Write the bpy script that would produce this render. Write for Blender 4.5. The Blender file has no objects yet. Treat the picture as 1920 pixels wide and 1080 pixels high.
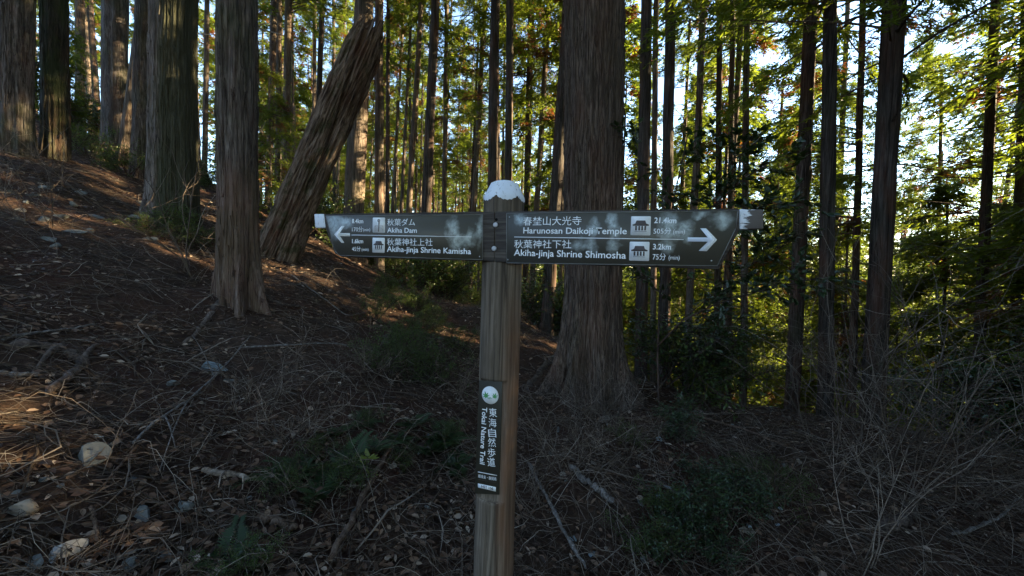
import bpy, math, random
import numpy as np
from mathutils import Vector, Matrix, Euler

random.seed(7)
rng = np.random.default_rng(7)
R = math.radians
scene = bpy.context.scene
col = scene.collection

# ------------------------------------------------------------------ camera
F = 720.0                                   # focal length in photo pixels (1920 wide)
PITCH, ROLL = R(3.0), R(0.7)
CAMH = 1.55
cam_data = bpy.data.cameras.new('camera')
cam_data.sensor_width = 36.0
cam_data.lens = 36.0 * F / 1920.0
cam_data.clip_start = 0.05
cam_data.clip_end = 9000
cam = bpy.data.objects.new('camera', cam_data)
col.objects.link(cam)
CAMP = Vector((0, 0, CAMH))
CAMM = Matrix.Rotation(R(90) - PITCH, 3, 'X') @ Matrix.Rotation(ROLL, 3, 'Z')
cam.matrix_world = Matrix.Translation(CAMP) @ CAMM.to_4x4()
scene.camera = cam

# ------------------------------------------------------------------ light
SUN_AZ, SUN_EL = R(80), R(19)
world = bpy.data.worlds.new('World')
scene.world = world
world.use_nodes = True
wn = world.node_tree
sky = wn.nodes.new('ShaderNodeTexSky')
sky.sky_type = 'NISHITA'
sky.sun_disc = False
sky.sun_elevation = SUN_EL
sky.sun_rotation = SUN_AZ
sky.air_density = 1.0
sky.dust_density = 0.15
sky.ozone_density = 1.6
wn.links.new(sky.outputs[0], wn.nodes['Background'].inputs[0])
wn.nodes['Background'].inputs[1].default_value = 0.09
sl = bpy.data.lights.new('sun', 'SUN')
sl.energy = 5.0
sl.angle = R(0.6)
sl.color = (1.0, 0.79, 0.46)
sun = bpy.data.objects.new('sun', sl)
col.objects.link(sun)
SUND = Vector((math.sin(SUN_AZ) * math.cos(SUN_EL), math.cos(SUN_AZ) * math.cos(SUN_EL), math.sin(SUN_EL)))
sun.rotation_euler = SUND.to_track_quat('Z', 'Y').to_euler()
scene.view_settings.view_transform = 'Standard'
scene.view_settings.look = 'None'
scene.view_settings.exposure = 3.28
scene.view_settings.gamma = 1.0
scene.view_settings.use_curve_mapping = False
scene.cycles.max_bounces = 6
scene.cycles.diffuse_bounces = 3
scene.cycles.transmission_bounces = 4
scene.cycles.use_denoising = True


# ------------------------------------------------------------------ helpers
def ray(px, py):
    return CAMM @ Vector(((px - 960) / F, -(py - 540) / F, -1.0))


def P(px, py, Y):
    d = ray(px, py)
    return CAMP + d * (Y / d.y)


def hash3(ix, iy, iz, s):
    h = (ix * 374761393 + iy * 668265263 + iz * 2147483647 * 3 + s * 974711) & 0xffffffff
    h = ((h ^ (h >> 13)) * 1274126177) & 0xffffffff
    h = (h ^ (h >> 16)) & 0xffffffff
    return h / 4294967295.0


def noise3(x, y, z, s=0):
    """smooth value noise in -1..1"""
    x, y, z = np.broadcast_arrays(np.asarray(x, float), np.asarray(y, float), np.asarray(z, float))
    ix, iy, iz = np.floor(x).astype(np.int64), np.floor(y).astype(np.int64), np.floor(z).astype(np.int64)
    fx, fy, fz = x - ix, y - iy, z - iz
    fx, fy, fz = [f * f * (3 - 2 * f) for f in (fx, fy, fz)]
    r = 0
    for a in (0, 1):
        wx = fx if a else 1 - fx
        for b in (0, 1):
            wy = fy if b else 1 - fy
            for c in (0, 1):
                wz = fz if c else 1 - fz
                r = r + wx * wy * wz * hash3(ix + a, iy + b, iz + c, s)
    return r * 2 - 1


def sstep(a, b, x):
    t = np.clip((x - a) / (b - a), 0, 1)
    return t * t * (3 - 2 * t)


def softplus(x, w):
    return w * np.logaddexp(0, x / w)


def ground_base(X, Y):
    X = np.asarray(X, float)
    Y = np.asarray(Y, float)
    left = 0.38 * softplus(-X - 0.6, 0.5)
    left = 30 * np.tanh(left / 30)
    k = 0.10 + 0.34 * sstep(3.5, 9, Y)
    right = -k * softplus(X, 0.3)
    right = 6.5 * np.tanh(right / 6.5)
    yc = 5.2 + 3.5 / (1 + np.exp((X - 1.6) / 0.5)) + 4 / (1 + np.exp((X + 5.5) / 0.8))
    fwd = 0.07 * np.clip(Y, -20, 12)
    fall = -0.36 * softplus(Y - yc, 0.6)
    fall = 6 * np.tanh(fall / 6) + 26 * np.tanh(-softplus(Y - 60, 8) / 200)
    return left + right + fwd + fall


def ground(X, Y):
    h = ground_base(X, Y)
    d = np.hypot(X, Y)
    a = 1 / (1 + (d / 60) ** 2)
    h = h + a * 0.10 * noise3(np.asarray(X) * .7, np.asarray(Y) * .7, 0, 1)
    h = h + a * 0.05 * noise3(np.asarray(X) * 2.1, np.asarray(Y) * 2.1, 0, 2)
    h = h + a * 0.022 * noise3(np.asarray(X) * 6.1, np.asarray(Y) * 6.1, 0, 3)
    h = h + a * 0.010 * noise3(np.asarray(X) * 15, np.asarray(Y) * 15, 0, 4)
    return h


def gz(x, y):
    return float(ground(x, y))


def on_ground(px, py, y0=1.0, y1=30.0):
    """first hit of the view ray with the ground"""
    d = ray(px, py)
    t = np.linspace(y0, y1, 1500) / d.y
    x, y, z = CAMP.x + d.x * t, CAMP.y + d.y * t, CAMP.z + d.z * t
    hit = np.nonzero(z <= ground(x, y))[0]
    i = hit[0] if len(hit) else len(t) - 1
    return Vector((x[i], y[i], gz(x[i], y[i])))


def mesh_from(name, verts, groups, mats=(), smooth=False):
    """groups: list of (faces array (m,k), material index)"""
    verts = np.asarray(verts, np.float32)
    me = bpy.data.meshes.new(name)
    me.vertices.add(len(verts))
    me.vertices.foreach_set('co', verts.ravel())
    li, starts, mi, s = [], [], [], 0
    for f, m in groups:
        f = np.asarray(f, np.int32)
        if not len(f):
            continue
        n, k = f.shape
        li.append(f.ravel())
        starts.append(s + np.arange(n) * k)
        mi.append(np.full(n, m) if np.isscalar(m) else np.asarray(m))
        s += n * k
    li = np.concatenate(li)
    starts = np.concatenate(starts)
    mi = np.concatenate(mi).astype(np.int32)
    me.loops.add(len(li))
    me.loops.foreach_set('vertex_index', li.astype(np.int32))
    me.polygons.add(len(starts))
    me.polygons.foreach_set('loop_start', starts.astype(np.int32))
    me.polygons.foreach_set('material_index', mi)
    if smooth:
        me.polygons.foreach_set('use_smooth', np.ones(len(starts), bool))
    for m in mats:
        me.materials.append(m)
    me.update(calc_edges=True)
    me.validate()
    return me


def link(name, me, parent=None, loc=None, rot=None):
    o = bpy.data.objects.new(name, me)
    col.objects.link(o)
    if parent:
        o.parent = parent
    if loc is not None:
        o.location = loc
    if rot is not None:
        o.rotation_euler = rot
    return o


def tag(o, label=None, cat=None, group=None, kind=None):
    if label:
        o['label'] = label
    if cat:
        o['category'] = cat
    if group:
        o['group'] = group
    if kind:
        o['kind'] = kind
    return o


def empty(name, loc, rot=(0, 0, 0)):
    o = link(name, None, None, loc, rot)
    o.empty_display_size = 0.2
    return o


def tubes(Pt, Rd, sides=4, closed=False):
    """Pt (m,n,3), Rd (m,n) -> verts, quads"""
    Pt = np.asarray(Pt, float)
    Rd = np.asarray(Rd, float)
    m, n, _ = Pt.shape
    T = np.gradient(Pt, axis=1)
    T /= np.linalg.norm(T, axis=2, keepdims=True) + 1e-9
    mean = T.mean(1)
    ref = np.where(np.abs(mean[:, 2:3]) > .8, np.array([[1., 0, 0]]), np.array([[0, 0, 1.]]))
    A = np.cross(T, ref[:, None, :])
    A /= np.linalg.norm(A, axis=2, keepdims=True) + 1e-9
    B = np.cross(T, A)
    ang = np.arange(sides) * 2 * math.pi / sides
    V = Pt[:, :, None, :] + Rd[:, :, None, None] * (A[:, :, None, :] * np.cos(ang)[None, None, :, None] + B[:, :, None, :] * np.sin(ang)[None, None, :, None])
    idx = np.arange(m * n * sides).reshape(m, n, sides)
    a = idx[:, :-1, :]
    b = idx[:, 1:, :]
    q = np.stack([a, b, np.roll(b, -1, 2), np.roll(a, -1, 2)], -1).reshape(-1, 4)
    return V.reshape(-1, 3), q


class MB:
    def __init__(self):
        self.v, self.g, self.n = [], [], 0

    def add(self, v, f, m=0):
        v = np.asarray(v, float)
        self.v.append(v)
        f = np.asarray(f)
        if np.isscalar(m):
            self.g.append((f + self.n, m))
        else:
            self.g.append((f + self.n, np.asarray(m)))
        self.n += len(v)

    def mesh(self, name, mats=(), smooth=False):
        return mesh_from(name, np.concatenate(self.v), self.g, mats, smooth)


# ------------------------------------------------------------------ materials
def mat(name, build):
    m = bpy.data.materials.new(name)
    m.use_nodes = True
    nt = m.node_tree
    for n in list(nt.nodes):
        if n.type != 'OUTPUT_MATERIAL':
            nt.nodes.remove(n)
    build(nt, nt.nodes['Material Output'])
    return m


def N(nt, t, **kw):
    n = nt.nodes.new(t)
    for k, v in kw.items():
        if k.startswith('i_'):
            key = k[2:].replace('_', ' ')
            n.inputs[key].default_value = v
        else:
            setattr(n, k, v)
    return n


def coords(nt, scale=(1, 1, 1), kind='Object'):
    tc = N(nt, 'ShaderNodeTexCoord')
    mp = N(nt, 'ShaderNodeMapping')
    mp.inputs['Scale'].default_value = scale
    nt.links.new(tc.outputs[kind], mp.inputs['Vector'])
    return mp.outputs[0]


def world_coords(nt, scale=(1, 1, 1)):
    g = N(nt, 'ShaderNodeNewGeometry')
    mp = N(nt, 'ShaderNodeMapping')
    mp.inputs['Scale'].default_value = scale
    nt.links.new(g.outputs['Position'], mp.inputs['Vector'])
    return mp.outputs[0]


def noise(nt, vec, scale, detail=4, rough=.6, dist=0.0):
    n = N(nt, 'ShaderNodeTexNoise')
    n.inputs['Scale'].default_value = scale
    n.inputs['Detail'].default_value = detail
    n.inputs['Roughness'].default_value = rough
    n.inputs['Distortion'].default_value = dist
    nt.links.new(vec, n.inputs['Vector'])
    return n.outputs['Fac']


def ramp(nt, fac, stops):
    r = N(nt, 'ShaderNodeValToRGB')
    e = r.color_ramp.elements
    while len(e) < len(stops):
        e.new(0.5)
    for el, (p, c) in zip(e, stops):
        el.position = p
        el.color = (*c, 1) if len(c) == 3 else c
    nt.links.new(fac, r.inputs['Fac'])
    return r.outputs['Color']


def mixc(nt, fac, a, b, mode='MIX'):
    n = N(nt, 'ShaderNodeMix', data_type='RGBA', blend_type=mode)
    for s, v in ((0, fac), (6, a), (7, b)):
        if isinstance(v, bpy.types.NodeSocket):
            nt.links.new(v, n.inputs[s])
        else:
            n.inputs[s].default_value = v if s == 0 else (*v, 1)
    return n.outputs[2]


def mathn(nt, op, a, b=None):
    n = N(nt, 'ShaderNodeMath', operation=op)
    for i, v in enumerate((a, b)):
        if v is None:
            continue
        if isinstance(v, bpy.types.NodeSocket):
            nt.links.new(v, n.inputs[i])
        else:
            n.inputs[i].default_value = v
    return n.outputs[0]


def bsdf(nt, out, color, rough=.8, bump=None, bstr=.5, bdist=.01, spec=.3, metallic=0.0):
    b = N(nt, 'ShaderNodeBsdfPrincipled')
    if isinstance(color, bpy.types.NodeSocket):
        nt.links.new(color, b.inputs['Base Color'])
    else:
        b.inputs['Base Color'].default_value = (*color, 1)
    if isinstance(rough, bpy.types.NodeSocket):
        nt.links.new(rough, b.inputs['Roughness'])
    else:
        b.inputs['Roughness'].default_value = rough
    b.inputs['Specular IOR Level'].default_value = spec
    b.inputs['Metallic'].default_value = metallic
    if bump is not None:
        bn = N(nt, 'ShaderNodeBump')
        bn.inputs['Strength'].default_value = bstr
        bn.inputs['Distance'].default_value = bdist
        nt.links.new(bump, bn.inputs['Height'])
        nt.links.new(bn.outputs[0], b.inputs['Normal'])
    if out is not None:
        nt.links.new(b.outputs[0], out.inputs['Surface'])
    return b


def bark_build(c_dark, c_mid, c_light, moss=0.0, red=0.4, fine=38.0, side=None, lowred=False):
    def f(nt, out):
        v = world_coords(nt, (1, 1, 0.075))
        v2 = world_coords(nt, (1, 1, 0.25))
        n1 = noise(nt, v, fine, 6, .65, .6)
        n2 = noise(nt, v2, 5, 4, .6)
        c = ramp(nt, n1, [(.36, c_dark), (.52, c_mid), (.70, c_light)])
        n4 = noise(nt, world_coords(nt, (1, 1, .035)), fine * .42, 3, .55, .9)
        ck = ramp(nt, mathn(nt, 'ABSOLUTE', mathn(nt, 'SUBTRACT', n4, .5)), [(.0, (0, 0, 0)), (.022, (1, 1, 1))])
        c = mixc(nt, ck, tuple(x * .5 for x in c_dark), c)
        patch = noise(nt, world_coords(nt, (1, 1, .35)), 4.5, 5, .65)
        c = mixc(nt, ramp(nt, patch, [(.38, (.55, .55, .55)), (.55, (0, 0, 0))]), c, tuple(x * .45 for x in c_mid))
        n1 = mathn(nt, 'ADD', n1, mathn(nt, 'MULTIPLY', ck, .5))
        rd = ramp(nt, n2, [(.48, (0, 0, 0)), (.66, (1, 1, 1))])
        c = mixc(nt, mathn(nt, 'MULTIPLY', rd, red), c, (.16, .062, .032))
        if moss:
            v3 = world_coords(nt, (1, 1, .6))
            n3 = noise(nt, v3, 2.2, 6, .7)
            g = ramp(nt, n3, [(.47, (0, 0, 0)), (.60, (1, 1, 1))])
            c = mixc(nt, mathn(nt, 'MULTIPLY', g, moss), c, (.035, .05, .015))
        if side or lowred:
            tc = N(nt, 'ShaderNodeTexCoord')
            sp = N(nt, 'ShaderNodeSeparateXYZ')
            nt.links.new(tc.outputs['Object'], sp.inputs[0])
            wob = mathn(nt, 'MULTIPLY', n2, .5)
            if side:
                m_ = ramp(nt, mathn(nt, 'ADD', mathn(nt, 'MULTIPLY', sp.outputs['X'], 2.0), wob), [(.22, (0, 0, 0)), (.36, (1, 1, 1))])
                c = mixc(nt, mathn(nt, 'MULTIPLY', m_, .8), c, (.032, .036, .018))
            if lowred:
                m_ = ramp(nt, mathn(nt, 'ADD', mathn(nt, 'MULTIPLY', sp.outputs['Z'], -.35), mathn(nt, 'ADD', wob, .55)), [(.25, (0, 0, 0)), (.5, (1, 1, 1))])
                c = mixc(nt, mathn(nt, 'MULTIPLY', m_, .25), c, mixc(nt, ramp(nt, n1, [(.38, (0, 0, 0)), (.65, (1, 1, 1))]), (.025, .012, .009), (.20, .10, .068)))
        bsdf(nt, out, c, .92, n1, .8, .02, .15)
    return f


M = {}
M['bark_grey'] = mat('bark_grey', bark_build((.035, .027, .023), (.115, .095, .085), (.23, .205, .19), .35, .2, 52))
M['bark_big'] = mat('bark_big', bark_build((.028, .019, .014), (.115, .083, .064), (.24, .185, .15), .10, .2, 75))
M['bark_mossy'] = mat('bark_mossy', bark_build((.02, .018, .013), (.055, .048, .035), (.11, .09, .07), .6, .25))
M['bark_red'] = mat('bark_red', bark_build((.03, .02, .016), (.095, .068, .055), (.19, .145, .12), .3, .42, 52))
M['bark_twotone'] = mat('bark_twotone', bark_build((.04, .03, .026), (.15, .125, .112), (.29, .26, .24), .2, .15, 52, side=True))
M['bark_redlow'] = mat('bark_redlow', bark_build((.03, .023, .019), (.11, .088, .074), (.21, .18, .155), .35, .15, 52, lowred=True))
M['bark_far'] = mat('bark_far', bark_build((.045, .033, .026), (.13, .10, .08), (.23, .185, .15), .2, .22, 30))
M['bark_dark'] = mat('bark_dark', bark_build((.022, .017, .015), (.065, .052, .045), (.12, .10, .09), .12, .3, 30))


def snag_build(nt, out):
    v = coords(nt, (1, 1, .12))
    n1 = noise(nt, v, 22, 6, .65, 1.0)
    n2 = noise(nt, coords(nt, (1, 1, .5)), 3.0, 5, .6)
    c = ramp(nt, n1, [(.36, (.03, .02, .015)), (.5, (.14, .10, .075)), (.66, (.27, .21, .165))])
    c = mixc(nt, mathn(nt, 'MULTIPLY', ramp(nt, n2, [(.54, (0, 0, 0)), (.66, (1, 1, 1))]), .6), c, (.10, .045, .03))
    n3 = noise(nt, coords(nt, (1, 1, .8)), 3.6, 6, .7)
    c = mixc(nt, mathn(nt, 'MULTIPLY', ramp(nt, n3, [(.52, (0, 0, 0)), (.62, (1, 1, 1))]), .7), c, (.03, .04, .014))
    bsdf(nt, out, c, .95, n1, .9, .03, .1)


M['snag'] = mat('snag_wood', snag_build)


def leaf_build(colA, colB, trans=.45, rough=.45, var=.5, spec=.3, tcol=None):
    def f(nt, out):
        g = N(nt, 'ShaderNodeNewGeometry')
        oi = N(nt, 'ShaderNodeObjectInfo')
        n1 = noise(nt, world_coords(nt), 1.3, 2, .5)
        r = mathn(nt, 'ADD', mathn(nt, 'MULTIPLY', g.outputs['Random Per Island'], var), mathn(nt, 'MULTIPLY', n1, 1 - var))
        c = mixc(nt, r, colA, colB)
        c = mixc(nt, mathn(nt, 'MULTIPLY', oi.outputs['Random'], .3), c, tuple(x * .55 for x in colA))
        b = bsdf(nt, None, c, rough, spec=spec)
        t = N(nt, 'ShaderNodeBsdfTranslucent')
        tc = mixc(nt, 1.0, c, tcol or (1.5, 1.45, .5), 'MULTIPLY')
        nt.links.new(tc, t.inputs['Color'])
        mx = N(nt, 'ShaderNodeMixShader')
        mx.inputs[0].default_value = trans
        nt.links.new(b.outputs[0], mx.inputs[1])
        nt.links.new(t.outputs[0], mx.inputs[2])
        nt.links.new(mx.outputs[0], out.inputs['Surface'])
    return f


M['needle'] = mat('cedar_spray', leaf_build((.06, .085, .018), (.125, .14, .030), .6, tcol=(1.85, 1.95, .72)))
M['needle_brown'] = mat('dead_spray', leaf_build((.09, .045, .02), (.20, .10, .04), .4, tcol=(1.4, .9, .5)))
M['leaf_dark'] = mat('glossy_leaf', leaf_build((.014, .032, .012), (.035, .062, .018), .22, .3, .6, .5))
M['leaf_mid'] = mat('bush_leaf', leaf_build((.035, .065, .018), (.085, .115, .03), .42, .4, .6, .4))
M['leaf_fern'] = mat('fern_leaf', leaf_build((.018, .042, .014), (.04, .07, .022), .3, .45, .5, .4))
M['leaf_bright'] = mat('bright_leaf', leaf_build((.10, .16, .03), (.22, .24, .05), .4, .4, .6, .4))


def litter_build(nt, out):
    g = N(nt, 'ShaderNodeNewGeometry')
    c = ramp(nt, g.outputs['Random Per Island'], [(0, (.030, .018, .012)), (.4, (.075, .040, .024)), (.7, (.13, .072, .042)), (.9, (.20, .13, .085)), (1, (.40, .32, .25))])
    bsdf(nt, out, c, .6, spec=.3)


def stick_build(nt, out):
    g = N(nt, 'ShaderNodeNewGeometry')
    c = ramp(nt, g.outputs['Random Per Island'], [(0, (.045, .031, .022)), (.45, (.105, .077, .056)), (.8, (.18, .14, .11)), (1, (.34, .29, .24))])
    n1 = noise(nt, world_coords(nt), 60, 3, .6)
    c = mixc(nt, mathn(nt, 'MULTIPLY', n1, .5), c, (.03, .024, .018))
    bsdf(nt, out, c, .85, spec=.2)


M['litter'] = mat('dead_leaf', litter_build)
M['twig'] = mat('dead_twig', stick_build)


def wood_stick(base, light, sc=30.0):
    def f(nt, out):
        n1 = noise(nt, coords(nt, (1, 1, 1)), sc, 6, .7, .8)
        n2 = noise(nt, coords(nt, (1, 1, 1)), sc * .2, 3, .6)
        c = ramp(nt, n1, [(.35, tuple(x * .35 for x in base)), (.5, base), (.68, light)])
        c = mixc(nt, mathn(nt, 'MULTIPLY', n2, .5), c, tuple(x * .5 for x in base))
        bsdf(nt, out, c, .88, n1, .6, .004, .2)
    return f


M['stick_grey'] = mat('grey_stick', wood_stick((.15, .13, .115), (.33, .31, .30)))
M['stick_brown'] = mat('brown_stick', wood_stick((.10, .065, .045), (.22, .16, .12)))
M['stick_pale'] = mat('pale_stick', wood_stick((.24, .19, .15), (.42, .36, .30)))
M['root'] = mat('root_bark', wood_stick((.085, .062, .05), (.19, .15, .125), 18))


def stone_build(a, b):
    def f(nt, out):
        n1 = noise(nt, world_coords(nt), 18, 8, .7, .3)
        n2 = noise(nt, world_coords(nt), 5, 4, .6)
        c = mixc(nt, ramp(nt, n1, [(.35, (0, 0, 0)), (.65, (1, 1, 1))]), a, b)
        c = mixc(nt, ramp(nt, n2, [(.55, (0, 0, 0)), (.7, (1, 1, 1))]), c, tuple(x * .45 for x in a))
        bsdf(nt, out, c, .85, n1, .5, .006, .25)
    return f


M['stone_grey'] = mat('grey_stone', stone_build((.10, .105, .10), (.17, .175, .17)))
M['stone_blue'] = mat('bluish_stone', stone_build((.17, .215, .24), (.26, .31, .335)))
M['stone_white'] = mat('pale_stone', stone_build((.26, .255, .255), (.40, .39, .385)))
M['stone_tan'] = mat('tan_stone', stone_build((.18, .15, .12), (.28, .24, .19)))


def ground_build(nt, out):
    v = world_coords(nt)
    n1 = noise(nt, v, 9, 10, .75, .6)
    n2 = noise(nt, v, 1.1, 5, .6)
    n3 = noise(nt, v, 60, 6, .7, .5)
    c = ramp(nt, n1, [(.30, (.014, .009, .007)), (.48, (.05, .031, .021)), (.62, (.095, .058, .038)), (.8, (.14, .10, .075))])
    c = mixc(nt, ramp(nt, n2, [(.42, (0, 0, 0)), (.62, (.6, .6, .6))]), c, (.075, .032, .022))
    c = mixc(nt, mathn(nt, 'MULTIPLY', n3, .6), c, (.02, .014, .011))
    # far ground: forest-floor green
    g = N(nt, 'ShaderNodeNewGeometry')
    ln = N(nt, 'ShaderNodeVectorMath', operation='LENGTH')
    nt.links.new(g.outputs['Position'], ln.inputs[0])
    mr = N(nt, 'ShaderNodeMapRange')
    mr.inputs['From Min'].default_value = 14
    mr.inputs['From Max'].default_value = 60
    nt.links.new(ln.outputs['Value'], mr.inputs['Value'])
    c = mixc(nt, mr.outputs[0], c, (.03, .042, .02))
    h = mathn(nt, 'ADD', n1, mathn(nt, 'MULTIPLY', n3, .4))
    bsdf(nt, out, c, .95, h, .9, .03, .12)


M['ground'] = mat('forest_floor', ground_build)


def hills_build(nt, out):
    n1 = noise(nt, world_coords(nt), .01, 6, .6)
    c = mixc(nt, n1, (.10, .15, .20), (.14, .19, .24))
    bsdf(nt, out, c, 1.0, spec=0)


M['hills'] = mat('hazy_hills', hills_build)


def post_build(nt, out):
    v = coords(nt, (1, 1, .035))
    n1 = noise(nt, v, 70, 7, .7, .5)
    n2 = noise(nt, coords(nt, (1, 1, .3)), 7, 4, .6)
    c = ramp(nt, n1, [(.33, (.03, .022, .016)), (.5, (.11, .085, .062)), (.68, (.21, .17, .13))])
    # redder on the right side, increasing towards the bottom
    g = N(nt, 'ShaderNodeTexCoord')
    sp = N(nt, 'ShaderNodeSeparateXYZ')
    nt.links.new(g.outputs['Object'], sp.inputs[0])
    mr = N(nt, 'ShaderNodeMapRange')
    mr.inputs['From Min'].default_value = .022
    mr.inputs['From Max'].default_value = .05
    nt.links.new(sp.outputs['X'], mr.inputs['Value'])
    low = N(nt, 'ShaderNodeMapRange')
    low.inputs['From Min'].default_value = -.15
    low.inputs['From Max'].default_value = -.45
    nt.links.new(sp.outputs['Z'], low.inputs['Value'])
    f = mathn(nt, 'MULTIPLY', mathn(nt, 'MULTIPLY', mr.outputs[0], low.outputs[0]), ramp(nt, n2, [(.4, (.35, .35, .35)), (.6, (1, 1, 1))]))
    c = mixc(nt, mathn(nt, 'MULTIPLY', f, .7), c, (.20, .085, .038))
    c = mixc(nt, mathn(nt, 'MULTIPLY', ramp(nt, n2, [(.5, (0, 0, 0)), (.7, (1, 1, 1))]), .4), c, (.065, .055, .038))
    bsdf(nt, out, c, .85, n1, .5, .004, .25)


M['post'] = mat('weathered_post', post_build)


def board_build(nt, out):
    v = coords(nt, (.06, 1, 1))
    n1 = noise(nt, v, 60, 6, .65, .6)
    c = ramp(nt, n1, [(.33, (.02, .016, .014)), (.5, (.055, .045, .038)), (.7, (.12, .105, .09))])
    bsdf(nt, out, c, .8, n1, .5, .003, .25)


M['board'] = mat('dark_board', board_build)


def paint_build(nt, out):
    n1 = noise(nt, coords(nt, (1, 1, 1)), 40, 5, .7)
    n2 = noise(nt, coords(nt, (1, 1, .2)), 120, 4, .7)
    c = mixc(nt, mathn(nt, 'MULTIPLY', n1, .5), (.74, .78, .84), (.50, .53, .57))
    c = mixc(nt, ramp(nt, n2, [(.58, (0, 0, 0)), (.66, (.8, .8, .8))]), c, (.22, .19, .17))
    bsdf(nt, out, c, .6, n1, .3, .002, .4)


M['white_paint'] = mat('flaking_white_paint', paint_build)


TIP0, TIP1 = .735, .785


def peel_build(nt, out):
    n1 = noise(nt, coords(nt, (.5, 1, 2.2)), 38, 5, .75, .8)
    tc = N(nt, 'ShaderNodeTexCoord')
    sp = N(nt, 'ShaderNodeSeparateXYZ')
    nt.links.new(tc.outputs['Object'], sp.inputs[0])
    mr = N(nt, 'ShaderNodeMapRange')
    mr.inputs['From Min'].default_value = TIP0
    mr.inputs['From Max'].default_value = TIP1
    mr.inputs['To Min'].default_value = .14
    mr.inputs['To Max'].default_value = -.20
    nt.links.new(sp.outputs['X'], mr.inputs['Value'])
    fac = ramp(nt, mathn(nt, 'ADD', n1, mr.outputs[0]), [(.50, (0, 0, 0)), (.53, (1, 1, 1))])
    c = mixc(nt, fac, (.10, .085, .075), (.72, .74, .76))
    bsdf(nt, out, c, .7, n1, .5, .003, .3)


M['peeling_paint'] = mat('peeling_white_paint', peel_build)


# pale blotches on the sign film: centre and radii in photo pixels
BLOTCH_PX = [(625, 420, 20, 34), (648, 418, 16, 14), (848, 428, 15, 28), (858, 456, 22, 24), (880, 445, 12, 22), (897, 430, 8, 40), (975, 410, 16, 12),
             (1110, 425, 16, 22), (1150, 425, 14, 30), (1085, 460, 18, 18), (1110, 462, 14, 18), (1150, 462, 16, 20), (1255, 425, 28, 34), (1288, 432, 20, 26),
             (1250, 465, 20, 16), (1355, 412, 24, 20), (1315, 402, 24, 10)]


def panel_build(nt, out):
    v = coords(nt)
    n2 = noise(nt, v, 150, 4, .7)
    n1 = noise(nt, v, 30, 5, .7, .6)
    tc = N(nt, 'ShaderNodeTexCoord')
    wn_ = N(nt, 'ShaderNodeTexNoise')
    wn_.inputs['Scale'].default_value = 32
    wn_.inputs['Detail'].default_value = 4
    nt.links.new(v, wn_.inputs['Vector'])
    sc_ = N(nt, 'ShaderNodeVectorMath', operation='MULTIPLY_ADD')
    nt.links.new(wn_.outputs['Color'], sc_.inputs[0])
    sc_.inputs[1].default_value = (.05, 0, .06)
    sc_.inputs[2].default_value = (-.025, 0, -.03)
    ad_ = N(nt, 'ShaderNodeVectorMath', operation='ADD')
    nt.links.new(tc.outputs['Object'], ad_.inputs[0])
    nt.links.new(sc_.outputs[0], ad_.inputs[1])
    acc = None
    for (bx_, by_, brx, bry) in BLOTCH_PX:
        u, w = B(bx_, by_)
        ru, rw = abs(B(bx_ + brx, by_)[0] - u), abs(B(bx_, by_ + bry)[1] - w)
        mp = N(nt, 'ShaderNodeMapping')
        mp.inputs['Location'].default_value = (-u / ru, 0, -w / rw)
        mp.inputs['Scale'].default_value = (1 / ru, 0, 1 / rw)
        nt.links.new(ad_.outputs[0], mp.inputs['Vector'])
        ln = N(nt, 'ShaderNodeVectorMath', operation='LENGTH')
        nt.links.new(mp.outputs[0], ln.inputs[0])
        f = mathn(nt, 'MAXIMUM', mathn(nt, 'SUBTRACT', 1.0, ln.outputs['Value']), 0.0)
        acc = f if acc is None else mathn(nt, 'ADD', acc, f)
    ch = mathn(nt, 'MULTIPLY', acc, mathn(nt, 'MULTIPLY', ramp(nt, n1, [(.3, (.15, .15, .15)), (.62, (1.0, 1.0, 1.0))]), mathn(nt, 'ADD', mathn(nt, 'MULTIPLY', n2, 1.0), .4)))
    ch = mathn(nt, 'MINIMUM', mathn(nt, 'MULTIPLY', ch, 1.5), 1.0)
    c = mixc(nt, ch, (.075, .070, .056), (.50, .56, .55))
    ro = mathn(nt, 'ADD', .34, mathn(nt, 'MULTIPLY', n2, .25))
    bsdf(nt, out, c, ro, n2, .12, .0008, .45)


M['label_panel'] = mat('brown_label_film', lambda nt, out: bsdf(nt, out, mixc(nt, noise(nt, coords(nt), 30, 4), (.022, .020, .014), (.035, .030, .020)), .4, spec=.4))


def letter_build(nt, out):
    n2 = noise(nt, coords(nt), 220, 4, .7)
    c = mixc(nt, ramp(nt, n2, [(.5, (0, 0, 0)), (.75, (.5, .5, .5))]), (.84, .86, .88), (.55, .57, .58))
    bsdf(nt, out, c, .5, spec=.3)


M['letter'] = mat('white_lettering', letter_build)
M['pict_dark'] = mat('pictogram_dark', lambda nt, out: bsdf(nt, out, mixc(nt, noise(nt, coords(nt), 60, 4), (.05, .045, .04), (.12, .09, .08)), .5, spec=.3))
M['green_ink'] = mat('green_ink', lambda nt, out: bsdf(nt, out, mixc(nt, noise(nt, coords(nt), 90, 3), (.03, .22, .06), (.10, .32, .10)), .5, spec=.3))
M['pale_green_ink'] = mat('pale_green_ink', lambda nt, out: bsdf(nt, out, mixc(nt, noise(nt, coords(nt), 90, 3), (.30, .46, .40), (.42, .55, .45)), .5, spec=.3))
M['bolt'] = mat('bolt_paint', lambda nt, out: bsdf(nt, out, mixc(nt, noise(nt, coords(nt), 200, 3), (.55, .56, .58), (.30, .28, .27)), .45, spec=.5, metallic=.3))
M['hole'] = mat('dark_hole', lambda nt, out: bsdf(nt, out, mixc(nt, noise(nt, coords(nt), 90, 3), (.004, .004, .004), (.01, .008, .006)), .9, spec=.1))
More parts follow.
